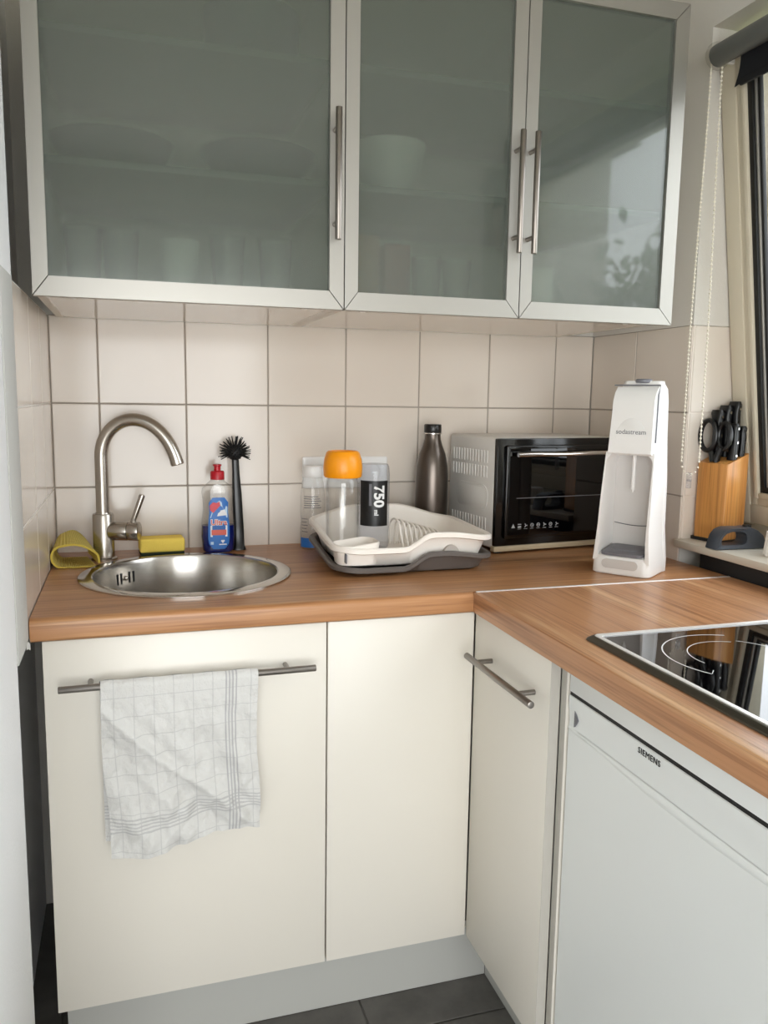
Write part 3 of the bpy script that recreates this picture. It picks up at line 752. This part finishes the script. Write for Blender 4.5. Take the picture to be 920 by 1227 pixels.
m = MB(); arcpatch(m, .0314, math.radians(190), math.radians(350), .006, .030); o = m.build('label_band', 'label_blue', t)
for k in range(6):
    m = MB(); arcpatch(m, .0312, math.radians(215), math.radians(300-8*(k % 3)), .105+.0055*k, .1066+.0055*k); m.build('fine_print', 'mark_grey', t)
for k in range(5):
    m = MB(); arcpatch(m, .0316, math.radians(200), math.radians(235-5*(k % 2)), .045+.008*k, .0465+.008*k); m.build('fine_print', 'mark_grey', t)

t = thing('steel_flask', 'dark gunmetal bottle standing against the tiles beside the toaster oven', 'bottle', (.921, -.068, ZC))
MB().lathe([(.038, 0), (.0415, .003), (.0425, .01), (.0425, .175), (.0405, .205), (.034, .236), (.0255, .258), (.0215, .272), (.0205, .285), (.0205, .288)], n=48).build('flask_body', 'steel_dark', t)
MB().lathe([(.0215, .2885), (.0225, .290), (.0225, .309), (.021, .3115), (.006, .312)], n=40).build('cap', 'black_pl', t)
MB().lathe([(.0228, .2865), (.0232, .2870), (.0232, .2890), (.0228, .2895)], n=40).build('collar', 'chrome', t)

# ------------------------------------------------------------------ toaster oven
OW, OD, OH = .355, .238, .286
t = thing('toaster_oven', 'silver and black toaster oven with dark glass door in the back corner', 'oven', (1.0168, -.259, ZC), .128)
m = MB(); m.box(.001, OW-.001, .012, OD, .012, OH, .008, 3)
bd = m.build('housing', 'oven_side', t)
m = MB()
for row, (z0, z1) in enumerate(((.222, .252), (.185, .214), (.030, .085))):
    for k in range(13):
        y = .045+.0138*k; m.box(-.0009, .0035, y, y+.0060, z0, z1, .0008, 2)
m.rings([[(x, .03+u, .135+v) for u, v in rrect(.01, .165, -.032, .032, .024, 8)] for x in (.0028, -.0012)])
o = m.build('vent_ribs', 'oven_side', bd)
m = MB(); m.rings([[(x, .03+.0875+(u-.0875)*k_, .135+v*k_) for u, v in rrect(.01, .165, -.032, .032, .024, 8)] for x, k_ in ((-.001, .94), (-.0017, .92))]); m.build('side_panel', 'oven_side', bd)
m = MB(); m.box(0, OW, 0, .014, .020, OH-.002, .003, 2); m.build('front_frame', 'oven_black', t)
m = MB(); m.box(.001, OW-.001, .002, .02, .006, .0195, .001); m.build('base_strip', 'oven_cream', t)
dr = MB().box(.020, .345, -.012, .001, .040, OH-.018, .004, 3).build('door', 'oven_black', t)
MB().box(.028, .337, -.0132, -.0118, .048, OH-.026, .0005, 1).build('glass_pane', 'oven_glass', dr)
hn = MB().tube([(.040, -.030, OH-.040), (.10, -.033, OH-.039), (.17, -.034, OH-.040), (.26, -.033, OH-.038), (.328, -.030, OH-.038)], .0055, 14).build('handle', 'chrome', dr)
for x in (.05, .317): MB().cyl((x, -.030, OH-.039), (x, -.012, OH-.039), .004, 12).build('post', 'black_pl', hn)
m = MB()
MKY = -.0136
def mkbox(m, x0, x1, z0, z1): m.box(x0, x1, MKY, MKY+.0006, z0, z1)
x = .038; z = .066
m.rings([[(x+u, yy, z+v) for u, v in ((0, 0), (.011, 0), (.0055, .0105))] for yy in (MKY, MKY+.0006)])
for k in range(1, 8):
    xx = x+.0185*k
    if k == 1: mkbox(m, xx, xx+.010, z+.007, z+.0095); mkbox(m, xx, xx+.010, z+.0, z+.004)
    elif k in (2, 5, 7):
        for a in (90, 210, 330): m.box(xx+.004, xx+.0062, MKY, MKY+.0006, z+.004, z+.010, mtx=Matrix.Translation((xx+.005, 0, z+.005)) @ Matrix.Rotation(math.radians(a), 4, 'Y') @ Matrix.Translation((-xx-.005, 0, -z-.005)))
    else:
        m.tube([(xx+.005+.0042*math.cos(a), MKY+.0003, z+.005+.0042*math.sin(a)) for a in [2*PI*i/16 for i in range(16)]], .0009, 4, True); mkbox(m, xx+.003, xx+.007, z+.0042, z+.0058)
    mkbox(m, xx, xx+.010, z-.0035, z-.0025)
m.build('symbols', 'mark_mid', dr)
m = MB(); m.box(.05, .33, -.0136, -.0132, .1385, .1400); m.build('rack_line', 'mark_grey', dr)
for x in (.02, OW-.02):
    for y in (.02, OD-.02): MB().cyl((x, y, .0005), (x, y, .0135), .009, 14).build('foot', 'black_rub', t)

# ------------------------------------------------------------------ soda maker
t = thing('soda_maker', 'tall white drink carbonating machine standing on the worktop joint', 'soda maker', (1.236, -.5005, ZC), -math.atan2(.104, .078))
SWH, SDH = .065, .064          # half width, half depth
def sl(z): return -SDH+.004+.0335*smoothstep(.02, .40, z)*1.0          # front face y at height z
def hwid(z): return SWH-.0115*smoothstep(.03, .10, z)*.55-.006*smoothstep(.10, .40, z)
m = MB()
# back column
secs = []
for z in (.0008, .004, .03, .10, .20, .30, .38, .405, .417, .4225):
    hw = hwid(z); yb = SDH-.012*smoothstep(.26, .32, z); k = .0
    if z > .40: k = (z-.40)*.42
    yf = yb-.036
    secs.append([(u, v, z) for u, v in rrect(-hw+k, hw-k, yf+k*.5, yb-k, .014, 5)])
m.rings(secs)
# base block
m.rings([[(u, v, z) for u, v in rrect(-SWH+e, SWH-e, -SDH+e, SDH-e, .018, 6)] for z, e in ((.0006, .002), (.003, 0), (.030, .0005), (.040, .004), (.043, .009))])
# front frame with niche: ring outline, extruded back
def ringfront(z_lo, z_hi, arch):
    out, inn = [], []
    return out, inn
nz0, nz1, nw, nr = .040, .266, .0520, .024
inner = [(-nw, nz0), (nw, nz0)]
inner += [(nw-.002, nz0+(nz1-nr-nz0)*k/6) for k in range(1, 7)]
inner += [((nw-nr-.002)+nr*math.cos(PI/2*i/8), (nz1-nr)+nr*math.sin(PI/2*i/8)) for i in range(1, 9)]
inner += [(-(nw-nr-.002)-nr*math.sin(PI/2*i/8), (nz1-nr)+nr*math.cos(PI/2*i/8)) for i in range(0, 8)]
inner += [(-nw+.002, nz1-nr-(nz1-nr-nz0)*k/6) for k in range(0, 6)]
def outerpt(x, z):
    # push point out to the frame outline
    zz = .029 if z < nz0+.001 else z
    if z >= nz1-nr-1e-6:
        a = (z-(nz1-nr))/nr; zo = nz1-nr+(.276-nz1+nr)*a; xo = hwid(zo)*math.copysign(1, x) if a < .75 else hwid(zo)*x/(nw-nr+nr*.66) if abs(x) < (nw-nr+nr*.66) else hwid(zo)*math.copysign(1, x)
        return (xo, zo)
    return (hwid(z)*math.copysign(1, x), zz)
outer = [outerpt(*p) for p in inner]
def lay(poly, off, e=0.): return [(x*(1-e), sl(z)+off, z) for x, z in poly]
def layb(poly, y): return [(x, y, z) for x, z in poly]
m.rings([layb(inner, .028), lay(inner, .004), lay([(x*1.03, z) for x, z in inner], 0), lay([(x*.97, z) for x, z in outer], 0), lay(outer, .005), layb(outer, .030), layb(inner, .028)], False, False)
m.build('housing', 'white_pl', t)
m = MB(); m.rings([layb(inner, .022), layb(inner, .0285)]); m.build('niche_back', 'shield', t)
# head block
m = MB()
hs_ = []
for off, e in ((.070, .0), (.002, .0), (-.002, .004)):
    hs_.append(None)
prof_h = [(-.0005, .262), (-.006, .266), (-.0065, .300), (-.0055, .350), (-.0045, .378), (.004, .396), (.020, .409), (.060, .409), (.060, .262)]
R_ = []
for xk, ins in ((-1, .004), (-.965, .0), (.965, .0), (1, .004)):
    R_.append([((hwid(z)-.006)*xk, sl(z)+y+(ins if y < .05 else 0), z-(ins if z > .38 else 0)) for y, z in prof_h])
m.rings(R_)
hd = m.build('head_cover', 'white_pl', t, smooth=25)
# oval relief on the head
m = MB()
ov_ = [(.034*math.cos(a), .296+.046*math.sin(a)) for a in [PI*i/24 for i in range(25)]]
m.rings([[(x, sl(z)-.0060, z) for x, z in ov_], [(x*.97, sl(z)-.0070, .296+(z-.296)*.97) for x, z in ov_]]); m.build('relief', 'white_pl', hd)
o = txt('lettering', 'sodastream', .0145, 'mark_grey', hd, Matrix.Identity(4), .0, .0004)
for v in o.data.vertices: v.co = Vector((v.co.x*.98, sl(.312+v.co.y)-.0073-v.co.z, .312+v.co.y))
# dark seam around the head
m = MB(); m.tube([(-hwid(.3)+.003, sl(.405)+.016, .4125), (hwid(.4)-.003, sl(.405)+.016, .4125), (hwid(.40)-.003, sl(.40)+.006, .392), (hwid(.3)-.003, sl(.3)+.004, .290)], .0016, 6); m.build('seam', 'mark_grey', hd)
MB().lathe([(.016, .418), (.018, .420), (.018, .4250), (.015, .4270), (.004, .4275)], 0, .028, 0, 28).build('button', 'grey_pl', t)
m = MB(); pl = rrect(-.047, .047, -SDH+.003, .020, .012, 5)
m.rings([[(u, v, .042+(v+SDH)*.10) for u, v in pl], [(u, v, .0475+(v+SDH)*.10) for u, v in pl], [(u*.94, -.02+(v+.02)*.94, .0485+(-.02+(v+.02)*.94+SDH)*.10) for u, v in pl]])
m.rings([[(.036*k*math.cos(a), -.014+.026*k*math.sin(a), .0480+(-.014+.026*k*math.sin(a)+SDH)*.10+h_) for a in [2*PI*i/32 for i in range(32)]] for k, h_ in ((1, 0), (.97, .0022), (.9, .0026))])
o = m.build('drip_plate', 'grey_pl', t); o['label'] = 'grey drip plate'
m = MB(); m.rings([[(u, -SDH-.0012+y, .0245+v) for u, v in rrect(-.040, .040, -.010, .010, .0099, 8)] for y in (.004, .0002, 0)]); m.build('base_recess', 'shield', t)
m = MB(); m.cyl((0, sl(.25)+.034, .275), (0, sl(.25)+.034, .185), .0042, 16); m.lathe([(.0042, .187), (.002, .182), (.0015, .178)], 0, sl(.25)+.034, 0, 12); m.build('nozzle', 'white_pl', t)
m = MB(); m.tube([(x*1.1, .0215-.003*math.cos(x/.043*PI/2), .105-.004*math.cos(x/.043*PI/2)) for x in [-.0425+.085*i/12 for i in range(13)]], .0010, 6); m.build('shield_edge', 'mark_grey', t)

# ------------------------------------------------------------------ knife block, knives, scissors
A0 = Vector((1.4724, -.5138, .953)); uL = Vector((-.0204, .0818, 0)).normalized(); uR = Vector((.0818, .0204, 0)).normalized()
t = thing('knife_block', 'varnished pine knife block on the window sill', 'knife block', A0, 0)
wl_, wr_ = .080, .076
def blk(u, v, z): return tuple(uL*u+uR*v+Vector((0, 0, z)))
def topz(u, v): return .188-.010*smoothstep(0, wl_, u)*0+.020*(v/wr_)**1.4-.004*(1-v/wr_)
m = MB(); P_ = rrect(0, wl_, 0, wr_, .003, 3)
m.rings([[blk(u, v, .008) for u, v in P_], [blk(u, v, topz(u, v)) for u, v in P_]]); m.build('block', 'pine', t)
m = MB(); m.rings([[blk(u, v, z) for u, v in rrect(-.002, wl_+.008, -.002, wr_-.01, .004, 3)] for z in (.0003, .0078)]); m.build('foot', 'black_rub', t)
def knife(u, v, h, wid, label, lean=0.):
    b = A0+uL*u+uR*v+Vector((0, 0, topz(u, v)+.0012))
    k = thing('kitchen_knife', label, 'knife', b, math.atan2(uR.y, uR.x), 'black handled knives in the block')
    th = .0088
    prof_k = []
    for i in range(15):
        s = i/14; z = h*s
        c = .0035*math.sin(s*PI*1.0)*-1+lean*z
        ww = wid*(.85-.16*math.sin(s*PI)+.24*smoothstep(.78, .95, s))
        if s > .96: ww *= .78
        prof_k.append((c, ww, z))
    m = MB()
    m.rings([[(th*(1 if i_ < .97*h else .7)*math.copysign(abs(math.cos(a))**.6, math.cos(a)), c+ww*.5*math.copysign(abs(math.sin(a))**.6, math.sin(a)), i_) for a in [2*PI*j/16 for j in range(16)]] for c, ww, i_ in prof_k])
    hdl = m.build('knife_handle', 'black_pl', k)
    for s in (.12, .48, .86):
        c = -.0035*math.sin(s*PI)+lean*h*s; z = h*s
        m = MB(); hw_ = wid*(.85-.16*math.sin(s*PI)+.24*smoothstep(.78, .95, s))*.5+.0007; m.cyl((0, c-hw_, z), (0, c+hw_, z), .0032, 12); m.build('rivet', 'chrome', hdl)
    m = MB(); m.box(-.0014, .0014, -wid*.3, wid*.3, -.004, .002); m.build('blade', 'chrome', k)
    return k
knife(.056, .026, .116, .030, 'black knife handle at the back left of the pine block')
knife(.050, .047, .120, .030, 'black knife handle in the middle of the tall back row of the pine block')
knife(.040, .066, .122, .030, 'tall black riveted knife handle nearest the window in the pine block')
knife(.014, .032, .084, .026, 'short black riveted knife handle at the front of the pine block')
knife(.012, .056, .070, .024, 'shortest black knife handle at the front edge of the pine block near the window')
b = A0+uL*.042+uR*.012+Vector((0, 0, topz(.042, .012)+.0012))
k = thing('scissors', 'black handled kitchen scissors at the left of the pine knife block', 'scissors', b, math.atan2(uL.y, uL.x))
for s, ox in ((-1, -.016), (1, .022)):
    pts = [(ox+(.021 if s > 0 else .016)*math.cos(a), (.004 if s > 0 else -.004), .060+(.035 if s > 0 else .030)*math.sin(a)) for a in [2*PI*i/28 for i in range(28)]]
    ring_ = MB().tube(pts, .0058, 10, True).build('finger_loop', 'black_pl', k)
m = MB(); m.tube([(-.012, 0, .034), (-.004, 0, .015), (0, 0, 0)], [.006, .008, .009], 12); m.tube([(.018, 0, .032), (.010, 0, .015), (.006, 0, 0)], [.006, .008, .009], 12); m.build('shank', 'black_pl', k)
m = MB(); m.box(-.006, .010, -.001, .001, -.004, .006); m.build('blade', 'chrome', k)

t = thing('knife_sharpener', 'slate grey handheld sharpener with loop handle lying before the pine knife block', 'sharpener', (1.470, -.560, .953), -.04)
def shp(a0):
    return a0
out = [(-.066, 0), (.060, 0), (.064, .010), (.058, .028), (.040, .042), (.022, .0485), (.010, .046), (-.004, .0475), (-.030, .0475), (-.046, .0425), (-.057, .030), (-.062, .014)]
inn = [(-.044, .010), (.004, .010), (.012, .014), (.014, .022), (.012, .032), (.004, .0375), (-.010, .0385), (-.026, .0385), (-.038, .0345), (-.046, .027), (-.050, .018), (-.049, .012)]
def rs(poly, n=48):
    # resample a closed polygon by angle-free arclength
    ds = [math.dist(poly[i], poly[(i+1) % len(poly)]) for i in range(len(poly))]; tot = sum(ds); outp = []
    for k in range(n):
        s = tot*k/n; i = 0
        while s > ds[i]: s -= ds[i]; i += 1
        f = s/ds[i]; a, b = poly[i], poly[(i+1) % len(poly)]; outp.append((a[0]+(b[0]-a[0])*f, a[1]+(b[1]-a[1])*f))
    return outp
o_, i_ = rs(out), rs(inn)
sh = lambda P, k: [(-.002+(x+.002)*k, .024+(z-.024)*k) for x, z in P]
m = MB(); f_ = lambda P, y: [(x, y, z+.0006) for x, z in P]
m.rings([f_(i_, .017), f_(sh(i_, 1.05), -.019), f_(sh(o_, .965), -.022), f_(o_, -.017), f_(o_, .015), f_(sh(o_, .965), .020), f_(sh(i_, 1.05), .019), f_(i_, .017)], False, False)
m.build('sharpener_body', 'slate', t, smooth=50)
m = MB(); m.box(.018, .034, -.006, .006, .0465, .0525, .0015); m.build('slot', 'black_pl', t)
m = MB()
n = 40
m.rings([[((r_+.0016*(i % 2))*math.cos(2*PI*i/n), (r_+.0016*(i % 2))*math.sin(2*PI*i/n), z) for i in range(n)] for r_, z in ((.030, .0005), (.031, .004), (.027, .048), (.0265, .052), (.020, .053))])
o = m.build('ribbed_pot', 'white_rack'); o.location = (1.492, -.668, .953); tag(o, 'white ribbed pot on the sill, cut by the right picture edge', 'pot')

# ------------------------------------------------------------------ roller blind
t = thing('roller_blind', 'dark roller blind with grey tube, rolled up at the top of the window', 'blind', (1.400, -.475, 2.014))
MB().cyl((0, 0, 0), (0, -1.25, 0), .0225, 32, .001).build('roller_tube', 'tube', t)
m = MB(); m.lathe([(.0265, 0), (.0285, .004), (.0285, .010), (.024, .012)], n=32)
o = m.build('end_bracket', 'clear', t, xf=Matrix.Rotation(PI/2, 4, 'X')); o.location = (0, .006, 0)
m = MB(); m.box(-.004, .044, -.004, .006, -.012, .026, .003); m.build('bracket_arm', 'white_pl', t)
m = MB()
def fab(u, v):
    y = -.045-1.19*u; x = .0225+.004*math.sin(v*3)-.0*u; z = -.002-.062*v
    if u < .03: x -= (.03-u)/.03*.006*v; z -= (.03-u)/.03*.010*v*v; y += (.03-u)/.03*.006*v*v
    return (x, y, z)
m.grid(fab, 60, 8); m.grid(lambda u, v: tuple(Vector(fab(u, v))+Vector((.0012, 0, 0))), 60, 8)
m.build('fabric', 'fabric', t, norm=False)
MB().box(.0195, .0265, -1.235, -.050, -.074, -.060, .002).build('bottom_bar', 'fabric', t)
# beaded pull chain: a long narrow loop
def chain_pts():
    top = 0.0; bot = -.902; r = .0185; L1 = []
    n = 230
    pts = []
    for k in range(n):
        s = k/(n-1); pts.append((-.006+.0, -.020*(1)+.0 + (-.0)*s, top-.022+(bot+r*1.6-top+.022)*s))
    return pts
ch = None
cm = MB(); sp_ = .0088
zt_, zb_ = -.015, -.872
def xs_side(s, side):   # bulging loop: narrow at the top, wider low down
    wdt = .011+.008*smoothstep(.0, .75, s)
    return side*wdt
k = int((zt_-zb_)/sp_)
pos = []
for i in range(k):
    s = i/(k-1); z = zt_+(zb_-zt_)*s; pos.append((s, z, -1))
    pos.append((s, z, 1))
P3 = []
lx, ly = .80, -.60
for s, z, sd in pos:
    w_ = xs_side(s, sd); P3.append((w_*lx, w_*ly, z))
for i in range(1, 7):
    a = PI*i/7; P3.append((-.019*math.cos(a)*lx, -.019*math.cos(a)*ly, zb_-.030*math.sin(a)))
bm_s = bmesh.new(); bmesh.ops.create_icosphere(bm_s, subdivisions=1, radius=.0030)
vs0 = [v.co.copy() for v in bm_s.verts]; fs0 = [[v.index for v in f.verts] for f in bm_s.faces]; bm_s.free()
for p in P3:
    vv = [cm.bm.verts.new(Vector(p)+c) for c in vs0]
    for f in fs0: cm.bm.faces.new([vv[i] for i in f])
for sd in (-1, 1):
    cm.tube([(xs_side(s, sd)*lx, xs_side(s, sd)*ly, zt_+(zb_-zt_)*s) for s in [i/20 for i in range(21)]], .0010, 5)
chain = cm.build('pull_chain', 'bead', t, smooth=60)
m = MB(); m.box(-.005, .005, -.004, .004, zb_-.062, zb_-.026, .0015); m.box(-.0035, .0035, -.005, .005, zb_-.046, zb_-.042, .001); o = m.build('chain_connector', 'clear_grey', chain); o['label'] = 'clear plastic connector'

# ------------------------------------------------------------------ hob
t = thing('hob', 'black ceramic hob with bronze frame set in the worktop under the window', 'hob', (0, 0, ZC))
HX0, HX1, HY0, HY1 = .858, 1.372, -1.452, -.940
m = MB()
def hob_ring(m, a, b, z0, z1, bev):
    m.box(HX0+a, HX0+b, HY0+a, HY1-a, z0, z1, bev); m.box(HX1-b, HX1-a, HY0+a, HY1-a, z0, z1, bev)
    m.box(HX0+b, HX1-b, HY1-b, HY1-a, z0, z1, bev); m.box(HX0+b, HX1-b, HY0+a, HY0+b, z0, z1, bev)
P_ = lambda a: rrect(HX0+a, HX1-a, HY0+a, HY1-a, .010, 4)
m.rings([[(x, y, .0004) for x, y in P_(0)], [(x, y, .003) for x, y in P_(0.001)], [(x, y, .0080) for x, y in P_(.007)], [(x, y, .0085) for x, y in P_(.010)], [(x, y, .004) for x, y in P_(.0125)]], False, False)
fr = m.build('frame', 'hob_frame', t, smooth=25)
m = MB(); m.rings([[(x, y, .0085) for x, y in P_(.0095)], [(x, y, .0096) for x, y in P_(.0105)], [(x, y, .0094) for x, y in P_(.0175)], [(x, y, .0065) for x, y in P_(.018)]], False, False); m.build('bright_edge', 'hob_trim', fr)
m = MB(); m.rings([[(x, y, .0020) for x, y in P_(.0165)], [(x, y, .0072) for x, y in P_(.0165)]]); m.build('glass_plate', 'hob_glass', t)
m = MB(); zc_ = .0074
def arc(m, cx, cy, r, a0, a1, w=.0011):
    n = 48; pts = [(cx+r*math.cos(math.radians(a0+(a1-a0)*i/n)), cy+r*math.sin(math.radians(a0+(a1-a0)*i/n)), zc_) for i in range(n+1)]
    inner_ = []; outer_ = []
    m.rings([[(cx+(r-w)*math.cos(math.radians(a0+(a1-a0)*i/n)), cy+(r-w)*math.sin(math.radians(a0+(a1-a0)*i/n)), zc_) for i in range(n+1)],
             [(cx+(r+w)*math.cos(math.radians(a0+(a1-a0)*i/n)), cy+(r+w)*math.sin(math.radians(a0+(a1-a0)*i/n)), zc_) for i in range(n+1)]], False, False, False)
cx_, cy_ = 1.025, -1.100
arc(m, cx_, cy_, .110, 62, 210); arc(m, cx_, cy_, .074, 60, 190, .0008)
arc(m, cx_-.004, cy_, .085, -62, 52, .0008)
m.rings([[(cx_+.110*math.cos(math.radians(210))+a, cy_+.110*math.sin(math.radians(210))+b, zc_) for a, b in ((0, 0), (.0015, 0))], [(cx_+.110*math.cos(math.radians(210))+a+.012, cy_+.110*math.sin(math.radians(210))+b+.012, zc_) for a, b in ((0, 0), (.0015, 0))]], False, False, False)
arc(m, 1.225, -1.30, .09, 0, 360); arc(m, .985, -1.33, .075, 0, 360); arc(m, 1.25, -1.07, .075, 0, 360)
m.build('cooking_zone_marks', 'mark', t, norm=False)

# ------------------------------------------------------------------ fridge
FX = .842
t = thing('fridge', 'white under-counter fridge with the brand lettering on its handle strip', 'fridge', (FX, -.932, 0))
t['label'] = 'white under-counter fridge with slim handle strip below the hob'
m = MB(); m.box(.045, .55, -.60, 0, .02, .855); m.box(0, .05, -.60, 0, .8105, .857, .0015); m.build('fridge_body', 'fridge', t)
m = MB(); m.box(.010, .045, -.595, -.003, .10, .812); m.box(.0012, .03, -.5985, -.0015, .8045, .8108); m.build('gasket', 'dark', t)
m = MB(); m.box(0, .040, -.60, 0, .10, .748, .003, 2)
prof_d = [(.0, .748), (.002, .752), (.0028, .762), (.0016, .778), (.0, .784), (.0, .8030), (.0015, .8042), (.040, .8042), (.040, .748)]
m.rings([[(x, y, z) for x, z in prof_d] for y in (-.60, -.5995, -.0005, 0)])
dr = m.build('door', 'fridge', t, smooth=20)
# recessed grip end and crescent handle scoop
m = MB(); m.rings([[(x, -.019+u, .768+v) for u, v in ((0, -.012), (-.010, .002), (-.001, .016))] for x in (-.0006, .003)]); o = m.build('grip_mark', 'mark_grey', dr); o['label'] = 'small grey triangle mark'
m = MB()
def scoop(u, v):
    y = -.03-.55*u; d_ = math.sin(PI*u)*.014+.002; z = .752-d_*v; x = -.0004-.0016*math.sin(PI*v)*math.sin(PI*u)**.5; return (x, y, z)
m.grid(scoop, 40, 8, uv=False); m.build('handle_lip', 'fridge', dr, smooth=60)
txt('lettering', 'SIEMENS', .0125, 'mark_dark', dr, face_mx(-.0008, -.2165, .7930), .0, .0003, 1.0, 1.12)
m = MB(); m.box(.03, .045, -.595, -.005, .005, .095); m.build('base_grille', 'grey_pl', t)

# ------------------------------------------------------------------ tea towel
random.seed(21)
t = thing('tea_towel', 'white tea towel with grey checks hanging over the sink cabinet handle', 'towel', (.245, -.6365, .781))
folds = [(random.uniform(0, 1), random.uniform(.04, .12), random.uniform(-.004, .004)) for _ in range(10)]
def wr(u, v):
    d = 0
    d += .0060*math.sin(11*u+5.5*v+1.2*math.sin(4*v))*v
    d += .0042*math.sin(22*(u-.55*v)+1.5)*smoothstep(.1, .5, v)
    d += .0026*math.sin(47*u+19*v)*math.sin(13*v-4*u)*smoothstep(0, .3, v)
    d += .0014*math.sin(34*v-21*u+2*math.sin(9*u))*smoothstep(0, .2, v)
    d += .0009*math.sin(83*u+31*v)*math.sin(61*v-17*u)*smoothstep(0, .15, v)
    d += .0022*math.sin(9*u+30*v+2.5*math.sin(6*u))*smoothstep(.55, 1, v)
    dg = (u-.15)*.9+.25-v
    d += .008*math.exp(-(dg/.040)**2)-.005*math.exp(-((dg+.16)/.05)**2)
    return d
def front(u, v):
    x = -.135+.268*u; hgt = .291+.012*math.sin(u*5+.5)-.010*smoothstep(.0, .2, 1-u)*0+.012*(1-u)
    x += .010*v*(1-u)*1.0+.003*math.sin(7*v+2)*(.3+abs(u-.5))
    k = .02
    if v < k:
        a = (v/k)*PI/2; return (x, -.0105*math.sin(a), math.cos(a)*.0105+.0004*math.sin(30*u))
    vv = (v-k)/(1-k); return (x, -.0105-.004*vv+wr(u, vv)*-1.0-.003*vv, -hgt*vv)
def back(u, v):
    x = -.135+.268*u-.004*v; hgt = .285+.006*math.sin(u*6)
    k = .02
    if v < k:
        a = (v/k)*PI/2; return (x, .0105*math.sin(a), .0105*math.cos(a)+.0015*math.sin(30*u))
    vv = (v-k)/(1-k); x += .006*vv*(1-u); return (x, .0105*(1-smoothstep(0, .25, vv))+.005+.002*math.sin(14*u)*vv*0, -hgt*vv)
m = MB(); m.grid(front, 90, 90); m.build('front_layer', 'towel', t, smooth=180, norm=False)
m = MB(); m.grid(back, 60, 60); m.build('back_layer', 'towel', t, smooth=180, norm=False)
